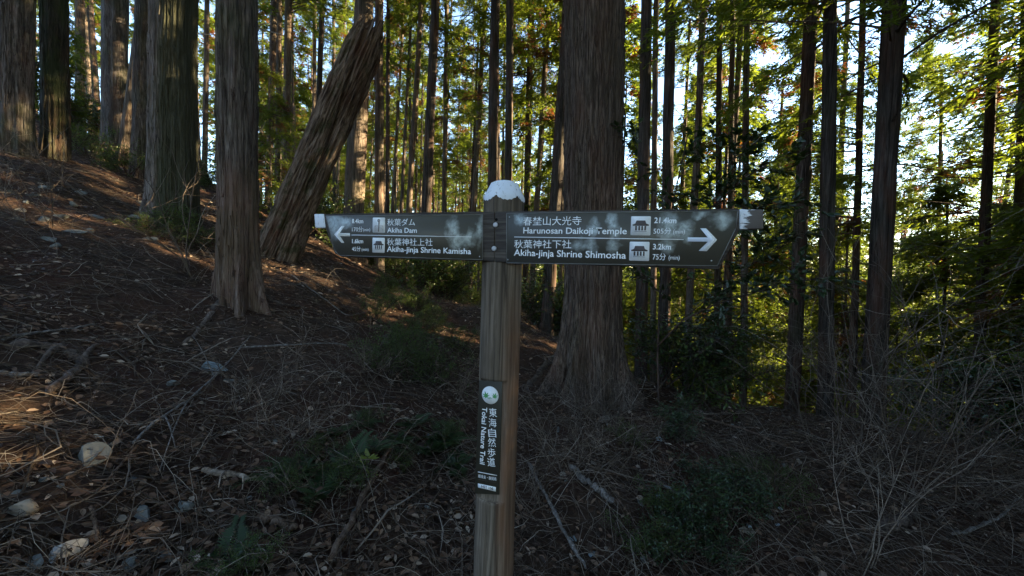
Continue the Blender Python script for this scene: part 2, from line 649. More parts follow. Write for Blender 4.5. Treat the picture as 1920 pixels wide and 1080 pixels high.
M['edge'] = mat('panel_edge', lambda nt, out: bsdf(nt, out, mixc(nt, noise(nt, coords(nt, (.2, 1, 1)), 60, 3), (.07, .065, .055), (.24, .24, .23)), .5, spec=.4))

# ------------------------------------------------------------------ ground
def axis(fine0, fine1, step, lo, hi, n):
    a = np.arange(fine0, fine1 + 1e-6, step)
    g1 = fine1 + (np.geomspace(step, hi - fine1, n))
    g0 = fine0 - (np.geomspace(step, fine0 - lo, n))[::-1]
    return np.concatenate([g0, a, g1])


gx = axis(-8, 7, .055, -3500, 3500, 60)
gy = axis(.6, 10, .05, -600, 4200, 60)
GX, GY = np.meshgrid(gx, gy, indexing='xy')
GZ = ground(GX, GY)
nx, ny = len(gx), len(gy)
idx = np.arange(nx * ny).reshape(ny, nx)
q = np.stack([idx[:-1, :-1], idx[:-1, 1:], idx[1:, 1:], idx[1:, :-1]], -1).reshape(-1, 4)
me = mesh_from('ground', np.stack([GX, GY, GZ], -1).reshape(-1, 3), [(q, 0)], [M['ground']], True)
tag(link('ground', me), 'brown forest floor sloping down from left to right', kind='structure')

# far hazy ridge across the valley
hx = np.linspace(-4500, 4500, 160)
top = -35 + 60 * noise3(hx / 900, 0, 0, 9) + 22 * noise3(hx / 240, 0, 0, 10) - 40
rows = []
for k in range(9):
    f = k / 8
    rows.append(np.stack([hx, 3300 + (1 - f) * -700 + 40 * noise3(hx / 200, f * 5, 0, 12), -260 + f * (top + 260)], -1))
for k in range(3):
    rows.append(np.stack([hx, 3300 + 500 * (k + 1) + hx * 0, top - 120 * (k + 1)], -1))
V = np.stack(rows)
idx = np.arange(V.shape[0] * V.shape[1]).reshape(V.shape[0], V.shape[1])
q = np.stack([idx[:-1, :-1], idx[:-1, 1:], idx[1:, 1:], idx[1:, :-1]], -1).reshape(-1, 4)
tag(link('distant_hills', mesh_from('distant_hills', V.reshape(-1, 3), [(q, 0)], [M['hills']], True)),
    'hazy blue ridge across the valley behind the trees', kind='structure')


# ------------------------------------------------------------------ trunks
def trunk_mesh(name, material, length, r0, taper=.25, flare=.5, flare_h=.5, lobes=5, ridge=.012, nseg=40, nrow=60,
               seed=0, below=.6, stubs=0, rows_bias=1.0, bow=0.0, furrow=.045, roots=(), strips=0):
    """trunk along +Z with its base at z=0, root flare and bark furrows as geometry"""
    t = np.linspace(0, 1, nrow)
    z = -below + (length + below) * t ** rows_bias
    th = np.arange(nseg) * 2 * math.pi / nseg
    Z, TH = np.meshgrid(z, th, indexing='ij')
    rr = r0 * (1 - taper * np.clip(Z, 0, None) / max(length, 1))
    c, s = np.cos(TH), np.sin(TH)
    fl = np.exp(-np.clip(Z + .1, 0, None) / flare_h)
    lob = .5 + .5 * np.cos(lobes * TH + 1.7 * noise3(c * 1.2, s * 1.2, seed, seed) * 2 + seed)
    lob = lob ** 2.2
    big = noise3(c * 1.1 + seed, s * 1.1, Z * .35, seed + 1) * .06
    flute = noise3(c * 3.1, s * 3.1, Z * .25 + seed, seed + 2) * .05
    rr = rr * (1 + big + flute + flare * fl * (.35 + 1.1 * lob))
    for ra, ramp_, rw, rh in roots:
        da = (TH - ra + math.pi) % (2 * math.pi) - math.pi
        rr = rr + r0 * ramp_ * np.exp(-(da / (rw * (1 + .25 * noise3(0, 0, Z * 3, seed)))) ** 2) * np.exp(-np.clip(Z + .15, 0, None) / rh)
    k = r0 / furrow
    n1 = noise3(c * k, s * k, Z * 1.7 + seed * 7, seed + 3)
    n2 = noise3(c * k * 2.1, s * k * 2.1, Z * 3.6 + seed * 3, seed + 4)
    rr = rr + ridge * ((1 - 2 * np.abs(n1)) + .5 * n2)
    bx = bow * np.sin(np.clip(Z, 0, None) / length * 3.1)
    X = rr * c + bx + .01 * noise3(0, 0, Z * .8, seed + 6)
    Y = rr * s
    m = MB()
    idx = np.arange(nrow * nseg).reshape(nrow, nseg)
    a, b = idx[:-1], idx[1:]
    q = np.stack([a, np.roll(a, -1, 1), np.roll(b, -1, 1), b], -1).reshape(-1, 4)
    m.add(np.stack([X, Y, Z], -1).reshape(-1, 3), q)
    if strips:
        # lifting fibrous bark strips: narrow two-sided ribbons standing proud of the trunk
        g = np.random.default_rng(seed + 55)
        for _ in range(strips):
            j = int(g.integers(0, nseg))
            w_ = int(g.integers(1, 4))
            i0 = int(g.integers(3, int(nrow * .85)))
            ln_ = int(g.integers(6, 26))
            rows_ = np.arange(i0, min(i0 + ln_, nrow - 1))
            if len(rows_) < 4:
                continue
            u_ = np.linspace(0, 1, len(rows_))
            lift = .003 + .006 * g.random() + g.uniform(.0, .02) * np.abs(u_ * 2 - 1) ** 4 * (g.random(len(rows_)) * .3 + .7)
            dr = np.cumsum(g.normal(0, .25, len(rows_)))
            edge = []
            for q_, hgt in ((0, -.004), (.15, 1), (.85, .8), (1, -.004)):
                ang_ = th[j] + (q_ * w_ * np.clip(1.25 - np.abs(u_ * 2 - 1) ** 3, .3, 1) + dr) * 2 * math.pi / nseg
                rad_ = np.hypot(X[rows_, j], Y[rows_, j]) + (lift * hgt if hgt > 0 else hgt)
                edge.append(np.stack([rad_ * np.cos(ang_), rad_ * np.sin(ang_), Z[rows_, j]], -1))
            E_ = np.stack(edge, 1)
            ix_ = np.arange(len(rows_) * 4).reshape(len(rows_), 4)
            q4 = np.stack([ix_[:-1, :-1], ix_[:-1, 1:], ix_[1:, 1:], ix_[1:, :-1]], -1).reshape(-1, 4)
            m.add(E_.reshape(-1, 3), q4)
    if stubs:
        g = np.random.default_rng(seed + 99)
        n = stubs
        zz = g.uniform(1.5, length * .8, n)
        an = g.uniform(0, 2 * math.pi, n)
        L = g.uniform(.15, .9, n)
        u = np.linspace(0, 1, 4)[None, :]
        rad = r0 * .7 + L[:, None] * u
        px = np.cos(an)[:, None] * rad
        py = np.sin(an)[:, None] * rad
        pz = zz[:, None] + L[:, None] * u * g.uniform(-.3, .5, n)[:, None]
        v, f = tubes(np.stack([px, py, pz], -1), np.tile(.011 * (1 - .7 * u), (n, 1)), 3)
        m.add(v, f)
    return m.mesh(name, [material], True)


def sample_dirs(n, g):
    v = g.normal(size=(n, 3))
    return v / np.linalg.norm(v, axis=1, keepdims=True)


def blades(C, D, Up, L, W, fold=.0):
    """slender leaf quads: centre base C, direction D, approximate normal Up"""
    S = np.cross(D, Up)
    S /= np.linalg.norm(S, axis=1, keepdims=True) + 1e-9
    Nn = np.cross(S, D)
    L = np.asarray(L)[:, None]
    W = np.asarray(W)[:, None]
    a = C
    b = C + D * L * .45 + S * W + Nn * W * fold
    c = C + D * L
    d = C + D * L * .45 - S * W + Nn * W * fold
    V = np.stack([a, b, c, d], 1).reshape(-1, 3)
    return V, np.arange(len(C) * 4).reshape(-1, 4)


def crown_mesh(name, H, Rmax, nbr, seed, per=22, size=.22, wid=.028, brown=.10, low=0.0, droop=.25, shape=.75, nb=6):
    g = np.random.default_rng(seed)
    m = MB()
    z = H * g.uniform(0, 1, nbr) ** (1.0 if low == 0 else 1.15)
    az = g.uniform(0, 2 * math.pi, nbr)
    gap = .55 + .45 * (noise3(np.cos(az) * 1.3, np.sin(az) * 1.3, z * .8, seed) > -.15)
    L = Rmax * (1.03 - z / H) ** shape * g.uniform(.55, 1.1, nbr) * gap + .15
    n = 6
    u = np.linspace(0, 1, n)[None, :]
    up = g.uniform(.0, .5, nbr)[:, None]
    rad = L[:, None] * u
    wob = g.normal(0, .06, (nbr, 1)) * np.sin(u * 3) * L[:, None]
    px = np.cos(az)[:, None] * rad - np.sin(az)[:, None] * wob
    py = np.sin(az)[:, None] * rad + np.cos(az)[:, None] * wob
    pz = z[:, None] + L[:, None] * (up * u - droop * 1.3 * u ** 2)
    Pb = np.stack([px, py, pz], -1)
    v, f = tubes(Pb, .018 * (1 - .8 * u) * (L[:, None] / Rmax + .3), 3)
    m.add(v, f, 1)
    # sprays along the branches: fans of drooping blades
    K = per
    uu = g.uniform(.22, 1.0, (nbr, K)) ** .8
    fi = uu * (n - 1)
    i0 = np.clip(fi.astype(int), 0, n - 2)
    fr = (fi - i0)[..., None]
    bi = np.arange(nbr)[:, None]
    Cn = Pb[bi, i0] * (1 - fr) + Pb[bi, i0 + 1] * fr
    T = Pb[bi, i0 + 1] - Pb[bi, i0]
    T /= np.linalg.norm(T, axis=2, keepdims=True) + 1e-9
    Cn = Cn.reshape(-1, 3)
    Cn = Cn + g.normal(0, 1, Cn.shape) * np.array([.06, .06, .10])
    T = T.reshape(-1, 3)
    ns = len(Cn)
    side = np.cross(T, np.array([0, 0, 1.]))
    side /= np.linalg.norm(side, axis=1, keepdims=True) + 1e-9
    sgn = np.where(g.random(ns) < .5, -1, 1)[:, None]
    spread = g.uniform(.2, 1.3, ns)[:, None]
    D0 = T + side * sgn * spread + np.array([0, 0, -1.]) * g.uniform(-.15, .6, ns)[:, None]
    D0 /= np.linalg.norm(D0, axis=1, keepdims=True)
    isb = g.random(nbr) < brown
    isb = np.repeat(isb, K)
    Cs, Ds, Ls, mi = [], [], [], []
    for k in range(nb):
        off = (k / (nb - 1)) * size * .9
        sd = (-1) ** k
        D = D0 + np.cross(D0, np.array([0, 0, 1.])) * sd * g.uniform(.3, .9, ns)[:, None] * (1 if k < nb - 1 else 0) + g.normal(0, .30, (ns, 3))
        D /= np.linalg.norm(D, axis=1, keepdims=True)
        Cs.append(Cn + D0 * off)
        Ds.append(D)
        Ls.append(size * g.uniform(.45, 1.0, ns) * (1 - .4 * k / nb))
        mi.append(isb)
    C = np.concatenate(Cs)
    D = np.concatenate(Ds)
    Lq = np.concatenate(Ls)
    U = np.array([0, 0, 1.]) + g.normal(0, .55, (len(C), 3))
    v, f = blades(C, D, U, Lq, wid * g.uniform(.6, 1.3, len(C)))
    m.add(v, f, np.where(np.concatenate(mi), 2, 0))
    me_ = m.mesh(name, [M['needle'], M['bark_far'], M['needle_brown']])
    me_['top'] = H
    return me_


CROWNS = [crown_mesh('crown', 10.0, 2.3, 110, 11, 34, .19, .026, nb=7), crown_mesh('crown', 9.0, 2.1, 105, 12, 34, .18, .025, brown=.18, nb=7),
          crown_mesh('crown', 11.0, 2.6, 125, 13, 34, .20, .026, nb=7), crown_mesh('crown', 9.5, 2.0, 95, 14, 34, .19, .026, brown=.05, nb=7),
          crown_mesh('crown', 10.5, 2.4, 110, 15, 34, .19, .026, brown=.25, nb=7)]
YOUNG = [crown_mesh('crown', 7.0, 2.4, 140, 21, 40, size=.16, wid=.013, brown=.06, low=1, droop=.35, shape=.8, nb=8),
         crown_mesh('crown', 6.0, 2.1, 130, 22, 40, size=.15, wid=.012, brown=.12, low=1, droop=.3, shape=.7, nb=8),
         crown_mesh('crown', 8.0, 2.7, 160, 23, 40, size=.17, wid=.013, brown=.03, low=1, droop=.4, shape=.8, nb=8)]
THIN = [crown_mesh('crown', 10.0, 2.4, 85, 41, 40, .18, .013, shape=.6, nb=9), crown_mesh('crown', 9.0, 2.2, 75, 42, 40, .18, .013, brown=.2, shape=.6, nb=9),
        crown_mesh('crown', 11.0, 2.7, 95, 43, 42, .18, .013, brown=.05, shape=.6, nb=9)]
FARTRUNK = [trunk_mesh('trunk', M['bark_far'], 18, .13, .55, .5, .35, 4, .004, 14, 34, s, 1.2, 14, furrow=.06, bow=b) for s, b in ((31, 0), (32, .06), (33, -.05), (34, .1))]
FARTRUNK += [trunk_mesh('trunk', M['bark_dark'], 18, .13, .55, .5, .35, 4, .004, 14, 34, s, 1.2, 10, furrow=.06, bow=b) for s, b in ((35, 0), (36, .05))]


def lean_matrix(base, topv):
    d = (topv - base).normalized()
    return d.to_track_quat('Z', 'Y')


SHAFTS = []


def shaft(px, py, Y=None, rad=.5, k=.42):
    p_ = P(px, py, Y) if Y else on_ground(px, py)
    SHAFTS.append((Vector(p_), rad, k))


shaft(70, 955, None, .02, .5)
shaft(45, 90, 6.4, .1)
shaft(122, 100, 7.0, .1)


def in_shaft(x, y, z0, z1, rad):
    for p_, r_, k_ in SHAFTS:
        # closest approach, in plan, of the sunbeam to the crown's axis
        hx, hy = SUND.x, SUND.y
        h2 = hx * hx + hy * hy
        t = ((x - p_.x) * hx + (y - p_.y) * hy) / h2
        if t < 0:
            continue
        dx, dy = p_.x + hx * t - x, p_.y + hy * t - y
        zz = p_.z + SUND.z * t
        if z0 - .5 < zz < z1 and math.hypot(dx, dy) < rad * k_ * min(1, 1.15 - (zz - z0) / (z1 - z0) * .9) + r_:
            return True
    return False


def tree(base, direction, trunk_me, crown_me, label, group=None, spin=0.0, rscale=1.0, hscale=1.0, crown_at=8.0, cscale=1.0, name='cedar_tree', cat='tree'):
    if group and crown_me is not None:
        top = crown_me['top'] * cscale
        if in_shaft(base.x, base.y, base.z + crown_at, base.z + crown_at + top, 2.3 * cscale):
            return None
    root = empty(name, base)
    tag(root, label, cat, group)
    qd = Vector((0, 0, 1)).rotation_difference(direction) @ Euler((0, 0, spin)).to_quaternion()
    t = link('trunk', trunk_me, root)
    t.rotation_mode = 'QUATERNION'
    t.rotation_quaternion = qd
    t.scale = (rscale, rscale, hscale)
    if crown_me is not None:
        c = link('crown', crown_me, root)
        c.rotation_mode = 'QUATERNION'
        c.rotation_quaternion = qd
        c.location = direction * crown_at
        c.scale = (cscale, cscale, cscale * random.uniform(.9, 1.15))
    return root


def placed(xm, ym, x0, Y):
    """trunk axis through image points (xm, ym) and (x0, 0) at forward distance Y; returns base, direction"""
    a = P(xm, ym, Y)
    b = P(x0, 0, Y)
    d = (b - a).normalized()
    p = a.copy()
    for _ in range(30):
        g_ = gz(p.x, p.y)
        p = p + d * ((g_ - p.z) / d.z)
    return p, d


TREE_POS = []   # (x, y) taken

# --- the near, individually modelled trunks
def big(label, xm, ym, x0, Y, wpx, material, length=7.5, crown=0, crown_at=9.5, **kw):
    base, d = placed(xm, ym, x0, Y)
    dist = (P(xm, ym, Y) - CAMP).length
    # angular width -> diameter (pixels at off-axis positions are stretched by the wide lens)
    r = wpx / F * Y / 2 * math.cos(math.atan2(abs(base.x), base.y)) ** 1.0
    args = dict(taper=.02, flare=.55, flare_h=.45, lobes=5, ridge=.010, nseg=240, nrow=220, below=.8, rows_bias=1.4)
    args.update(kw)
    me = trunk_mesh('trunk', material, length, r, **args)
    TREE_POS.append((base.x, base.y))
    return tree(base, d, me, CROWNS[crown], label, None, 0, 1, 1, crown_at, 1.15)


big('massive cedar trunk with flared roots right behind the signpost', 1110, 500, 1112, 4.2, 106, M['bark_big'], 10, 0, 10,
    flare=.28, flare_h=.30, lobes=5, ridge=.012, nseg=300, nrow=250, seed=3, furrow=.024, strips=900,
    roots=((3.35, 1.5, .22, .42), (3.95, 1.1, .20, .36), (4.75, .5, .16, .3), (5.6, .95, .2, .34), (.1, .9, .25, .4), (2.3, .8, .3, .4)))
big('cedar with reddish flared base left of the sign arms', 447, 400, 444, on_ground(458, 572).y, 72, M['bark_redlow'], 10, 1, 10,
    flare=.25, flare_h=.35, lobes=5, seed=5, nseg=220, nrow=210, furrow=.03, strips=500,
    roots=((3.5, .9, .22, .36), (4.5, .6, .18, .3), (5.3, .9, .2, .36), (6.1, 1.1, .22, .4), (2.4, .6, .3, .4)))
big('broad two toned grey and mossy cedar trunk left of the reddish one', 325, 300, 326, 6.0, 88, M['bark_twotone'], 11, 2, 11,
    flare=.25, flare_h=.5, lobes=3, seed=8, nseg=220, nrow=190, furrow=.03, strips=450, ridge=.014,
    roots=((3.4, .7, .25, .6), (4.3, .4, .2, .5), (5.8, .5, .25, .5)))
big('grey cedar trunk half hidden behind the broad two toned trunk', 266, 200, 272, 8.2, 34, M['bark_grey'], 11, 3, 11, seed=9, nseg=120, nrow=140, flare=.3)
big('leftmost thick cedar trunk at the edge of the picture', 30, 200, 32, 6.4, 66, M['bark_grey'], 11, 4, 11, seed=10, strips=250, nseg=150, nrow=150, flare=.35)
big('dark reddish cedar trunk second from the left edge', 103, 200, 102, 7.0, 50, M['bark_mossy'], 11, 0, 11, seed=11, strips=200, nseg=130, nrow=130, flare=.35)
big('pale grey cedar trunk uphill between the dark red one and the broad one', 215, 100, 215, 10.5, 50, M['bark_grey'], 12, 1, 11, seed=12, nseg=120, nrow=140, flare=.35)
big('slim leaning cedar trunk just left of the hidden grey trunk', 244, 200, 270, 9.2, 22, M['bark_far'], 12, 2, 11, seed=13, nseg=80, nrow=100, flare=.3)
big('thin cedar trunk uphill with a dead fork near the left edge', 150, 100, 150, 13, 18, M['bark_far'], 13, 3, 11, seed=14, nseg=60, nrow=80, flare=.3)

# medium trunks given one by one
MED = [
    ('cedar trunk under the leaning snag with one sunlit side', 668, 300, 684, 10.5, 38, 'bark_far'),
    ('cedar trunk close to the right side of the broken snag', 711, 300, 711, 11.0, 17, 'bark_far'),
    ('dark cedar trunk standing above the left sign arm', 803, 300, 817, 10.0, 18, 'bark_dark'),
    ('left trunk of the close pair above the post cap', 925, 250, 929, 9.5, 19, 'bark_dark'),
    ('right trunk of the close pair above the post cap', 954, 250, 956, 9.0, 15, 'bark_dark'),
    ('dark slanting cedar trunk beside the massive trunk', 1046, 300, 1066, 9.0, 22, 'bark_dark'),
    ('first dark trunk to the right of the massive cedar', 1208, 300, 1212, 7.2, 23, 'bark_dark'),
    ('narrow trunk tucked beside the first dark trunk right of the massive cedar', 1228, 250, 1230, 9.0, 12, 'bark_far'),
    ('straight dark trunk rising behind the temple pictograms', 1252, 300, 1258, 6.9, 21, 'bark_dark'),
    ('slender trunk behind the tip of the right arrow', 1308, 250, 1320, 8.6, 15, 'bark_far'),
    ('slender trunk just above the peeling white arm end', 1378, 250, 1392, 10.5, 13, 'bark_far'),
    ('dark leaning cedar with a sunlit lower edge on the right slope', 1502, 400, 1522, 6.3, 27, 'bark_red'),
    ('straight charcoal cedar trunk beside the dark leaning one', 1552, 400, 1557, 5.6, 28, 'bark_dark'),
    ('thin brown trunk between the two charcoal cedars on the right', 1607, 400, 1618, 8.5, 15, 'bark_red'),
    ('thickest charcoal cedar trunk on the right slope', 1658, 350, 1676, 5.2, 43, 'bark_dark'),
    ('slender brown cedar near the right edge with bare side branches', 1848, 400, 1868, 7.5, 22, 'bark_red'),
    ('short thick trunk low at the right edge above the dark shrub', 1903, 640, 1925, 9.0, 24, 'bark_dark'),
    ('sunlit trunk seen low beneath the leafy branch', 1345, 600, 1350, 9.0, 13, 'bark_red'),
    ('dark trunk beside the sunlit one beneath the leafy branch', 1367, 600, 1374, 9.5, 12, 'bark_far'),
    ('trunk with a bright edge low between the leafy branch and the leaning cedar', 1394, 620, 1402, 8.5, 14, 'bark_far'),
    ('thin trunk far down the slope right of the thickest charcoal cedar', 1757, 600, 1768, 13, 9, 'bark_far'),
    ('leftmost of the two thin trunks between the reddish cedar and the snag', 507, 250, 514, 12, 13, 'bark_far'),
    ('right one of the two thin trunks between the reddish cedar and the snag', 522, 250, 524, 13, 10, 'bark_far'),
    ('thin trunk crossing behind the upper half of the snag', 600, 120, 604, 14, 11, 'bark_dark'),
    ('thin sunlit trunk left of the snag in front of the sky gap', 590, 120, 591, 16, 8, 'bark_far'),
    ('thin pale trunk between the broad trunk and the reddish cedar', 386, 150, 388, 13, 10, 'bark_far'),
    ('thin sunlit trunk just right of the post cap', 1012, 300, 1030, 13, 11, 'bark_far'),
    ('thin dark trunk between the post cap and the thin sunlit one', 988, 300, 994, 15, 9, 'bark_dark'),
    ('slim trunk above the middle of the left panel', 834, 300, 838, 14, 9, 'bark_far'),
    ('slim brown trunk above the right end of the left panel', 893, 300, 909, 14, 11, 'bark_far'),
    ('slim leaning trunk between the dark trunk and the snag', 772, 300, 790, 12, 11, 'bark_far'),
]
mk = 0
for lab, xm, ym, x0, Y, w, mt in MED:
    base, d = placed(xm, ym, x0, Y)
    r = w / F * Y / 2 * (Y / math.hypot(base.x, Y)) ** .7
    me = trunk_mesh('trunk', M[mt], 15, r, .35, .45, .3, 4, min(.008, r * .07), 56 if w > 18 else 26, 110 if w > 18 else 60, 50 + mk, 1.0, 6, furrow=.035)
    TREE_POS.append((base.x, base.y))
    ch = 8.5 if x0 < 1200 else (10.5 if x0 < 1460 else 5.5)
    tree(base, d, me, THIN[mk % 3], lab, None, 0, 1, 1, ch + random.uniform(-1, 1), random.uniform(.9, 1.1))
    mk += 1

# --- the plantation behind: jittered grid, individuals
def try_place(x, y, dmin):
    for a, b in TREE_POS:
        if (a - x) ** 2 + (b - y) ** 2 < dmin * dmin:
            return False
    TREE_POS.append((x, y))
    return True


def stand(n, xf, yf, dmin, label, group, rs=(.7, 1.25), crown_lo=6.0, crown_hi=9.0, cs=(.8, 1.1), young=0.0, ok=None, crowns=None):
    k = t = 0
    while k < n and t < n * 60:
        t += 1
        y = yf()
        x = xf(y)
        if ok and not ok(x, y):
            continue
        if not try_place(x, y, dmin):
            continue
        d = Vector((random.gauss(.012, .018), random.gauss(0, .02), 1)).normalized()
        z = gz(x, y)
        if tree(Vector((x, y, z)), d, random.choice(FARTRUNK), random.choice(crowns or CROWNS), label, group,
                random.uniform(0, 6.28), random.uniform(*rs), random.uniform(.85, 1.1), random.uniform(crown_lo, crown_hi), random.uniform(*cs)):
            k += 1
        else:
            TREE_POS.pop()
    return k


U = random.uniform
stand(150, lambda y: U(-.72, .22) * y, lambda: 10.5 + 38 * random.random() ** 1.1, 1.2,
      'slender straight cedar in the crowded stand behind the signpost', 'crowded cedars behind the signpost', rs=(.42, .85), crown_lo=5, crown_hi=11, cs=(.6, .85), crowns=THIN + CROWNS[:2])
stand(30, lambda y: U(.22, 1.4) * y, lambda: 9 + 30 * random.random(), 3.0,
      'slender cedar standing down the right slope among backlit foliage', 'cedars down the right slope', rs=(.5, .95), crown_lo=2.5, crown_hi=8, crowns=THIN)
stand(14, lambda y: U(.24, .75) * y, lambda: U(13, 26), 1.6,
      'cedar with a full leafy crown in the gap right of the massive cedar', 'leafy cedars in the gap right of the massive cedar', rs=(.5, .8), crown_lo=4, crown_hi=10, cs=(.9, 1.15))
stand(7, lambda y: U(.5, 1.4) * y, lambda: U(16, 42), 2.5,
      'tall sunlit cedar rising from far down the right slope', 'tall cedars far down the right slope', rs=(.6, 1.0), crown_lo=7.5, crown_hi=12, cs=(1.0, 1.3), crowns=THIN)
stand(26, lambda y: U(-1.45, -.75) * y, lambda: 9 + 24 * random.random(), 2.6,
      'cedar trunk standing uphill on the left in the shade', 'cedars uphill on the left', rs=(.7, 1.4), crown_lo=5.5, crown_hi=9)
# off to the sides and behind the photographer, shading this spot
stand(16, lambda y: U(6.5, 24), lambda: U(-5, 7), 2.2,
      'cedar beside the trail to the right of the signpost', 'cedars beside the trail on the right', rs=(.9, 1.6), crown_lo=2, crown_hi=6, cs=(1.1, 1.4),
      ok=lambda x, y: x > 1.5 * y + 3.0)
stand(14, lambda y: U(-12, 9), lambda: U(-14, -2.0), 3.0,
      'cedar behind the viewpoint on the trail', 'cedars behind the viewpoint', rs=(1, 1.8), crown_lo=5, crown_hi=8, cs=(1.2, 1.5))
stand(5, lambda y: U(-13, -7), lambda: U(-1, 4), 2.5,
      'cedar on the bank left of the viewpoint', 'cedars on the bank left of the viewpoint', rs=(1, 1.8), crown_lo=5, crown_hi=8, cs=(1.1, 1.4),
      ok=lambda x, y: -x > 1.45 * y + 2.5)

# young trees with crowns to the ground on the right slope and behind the crest
def young(n, xf, yf, dmin, label, group, cs=(.5, .9)):
    k = t = 0
    while k < n and t < n * 60:
        t += 1
        y = yf()
        x = xf(y)
        if not try_place(x, y, dmin):
            continue
        s = random.uniform(*cs)
        if tree(Vector((x, y, gz(x, y) - .1)), Vector((random.gauss(0, .03), random.gauss(0, .03), 1)).normalized(), FARTRUNK[k % 6], random.choice(YOUNG),
             label, group, U(0, 6.28), s * .35, s * .40, .25, s, name='young_cedar'):
            k += 1
        else:
            TREE_POS.pop()


young(26, lambda y: U(.30, 1.45) * y, lambda: U(8.5, 30), 1.5, 'young bushy cedar with feathery sprays on the right slope', 'young cedars on the right slope', cs=(.75, 1.35))
young(22, lambda y: U(-.55, .35) * y, lambda: U(11, 24), 1.8, 'young bushy cedar in the gap between the crowded trunks', 'young cedars among the crowded trunks', cs=(.45, .8))
young(6, lambda y: U(-1.2, -.6) * y, lambda: U(9, 14), 1.8, 'young bushy cedar in the shade of the left bank', 'young cedars on the left bank', cs=(.3, .5))


stand(3, lambda y: U(1.15 * y, 1.15 * y + 6), lambda: U(7.5, 11.5), 1.6, 'full crowned cedar near the right edge of the view', 'full crowned cedars near the right edge',
      rs=(.6, .9), crown_lo=4.5, crown_hi=8, cs=(1.0, 1.25))
young(6, lambda y: U(8.5, 16), lambda: U(7.4, 10.5), 1.5, 'feathery young cedar near the right edge behind the thickest charcoal trunk', 'feathery young cedars near the right edge', cs=(.8, 1.2))
young(10, lambda y: U(1.36 * y + 1.2, 18), lambda: U(5.2, 8.8), 1.5, 'tall bushy cedar added past the right edge to shade the slope', 'tall bushy cedars added for shade past the right edge', cs=(1.45, 1.8))  # added at the frame edge to keep sun off the left slope
young(34, lambda y: U(.25, 1.4) * y, lambda: U(20, 44), 2.2, 'small distant cedar far down the right slope', 'distant cedars far down the right slope', cs=(1.2, 1.9))
young(20, lambda y: U(-.6, .25) * y, lambda: U(22, 44), 2.2, 'small distant cedar filling the gaps behind the crowded trunks', 'distant cedars behind the crowded trunks', cs=(1.1, 1.7))


def ok_right(x, y):
    return x > 1.42 * y + 2.2


kk = tt_ = 0  # off-view thicket added on the sun side to shade the foreground
while kk < 24 and tt_ < 6000:
    tt_ += 1
    x, y = U(6, 17), U(-6, 7)
    if ok_right(x, y) and try_place(x, y, 1.7):
        s = U(1.1, 1.6)
        if tree(Vector((x, y, gz(x, y) - .1)), Vector((0, 0, 1)), FARTRUNK[kk % 6], YOUNG[kk % 3], 'bushy cedar added off view on the right to shade the foreground',
             'bushy cedars added for shade on the right', U(0, 6.28), s * .35, s * .40, .25, s, name='young_cedar'):
            kk += 1
        else:
            TREE_POS.pop()


def far_wood(n):
    g = np.random.default_rng(77)
    mb = MB()
    y = g.uniform(46, 95, n)
    x = g.uniform(-.75, 1.5, n) * y
    z = ground(x, y)
    H = g.uniform(16, 24, n)
    q_ = 560
    t = g.uniform(0, 1, (n, q_)) ** 1.1
    a_ = g.uniform(0, 6.283, (n, q_))
    rad = 2.9 * (1.05 - t) ** .7 * g.uniform(.2, 1, (n, q_)) ** .5
    C = np.stack([x[:, None] + np.cos(a_) * rad, y[:, None] + np.sin(a_) * rad, z[:, None] + .5 + t * H[:, None] + g.normal(0, .2, (n, q_))], -1).reshape(-1, 3)
    D = np.stack([np.cos(a_), np.sin(a_), g.uniform(-.9, .3, (n, q_))], -1).reshape(-1, 3) + g.normal(0, .35, (n * q_, 3))
    D /= np.linalg.norm(D, axis=1, keepdims=True)
    v, f = blades(C, D, np.array([0, 0, 1.]) + g.normal(0, .6, (n * q_, 3)), g.uniform(.5, 1.1, n * q_), g.uniform(.09, .2, n * q_))
    mb.add(v, f, 0)
    u_ = np.linspace(0, 1, 3)[None, :]
    v, f = tubes(np.stack([x[:, None] + 0 * u_, y[:, None] + 0 * u_, z[:, None] + u_ * H[:, None]], -1), .16 * (1 - .8 * u_) + 0 * x[:, None], 4)
    mb.add(v, f, 1)
    o = link('far_wood', mb.mesh('far_wood', [M['needle'], M['bark_far']]))
    tag(o, 'far off green wood seen as one mass between the trunks', 'wood', kind='stuff')


far_wood(200)


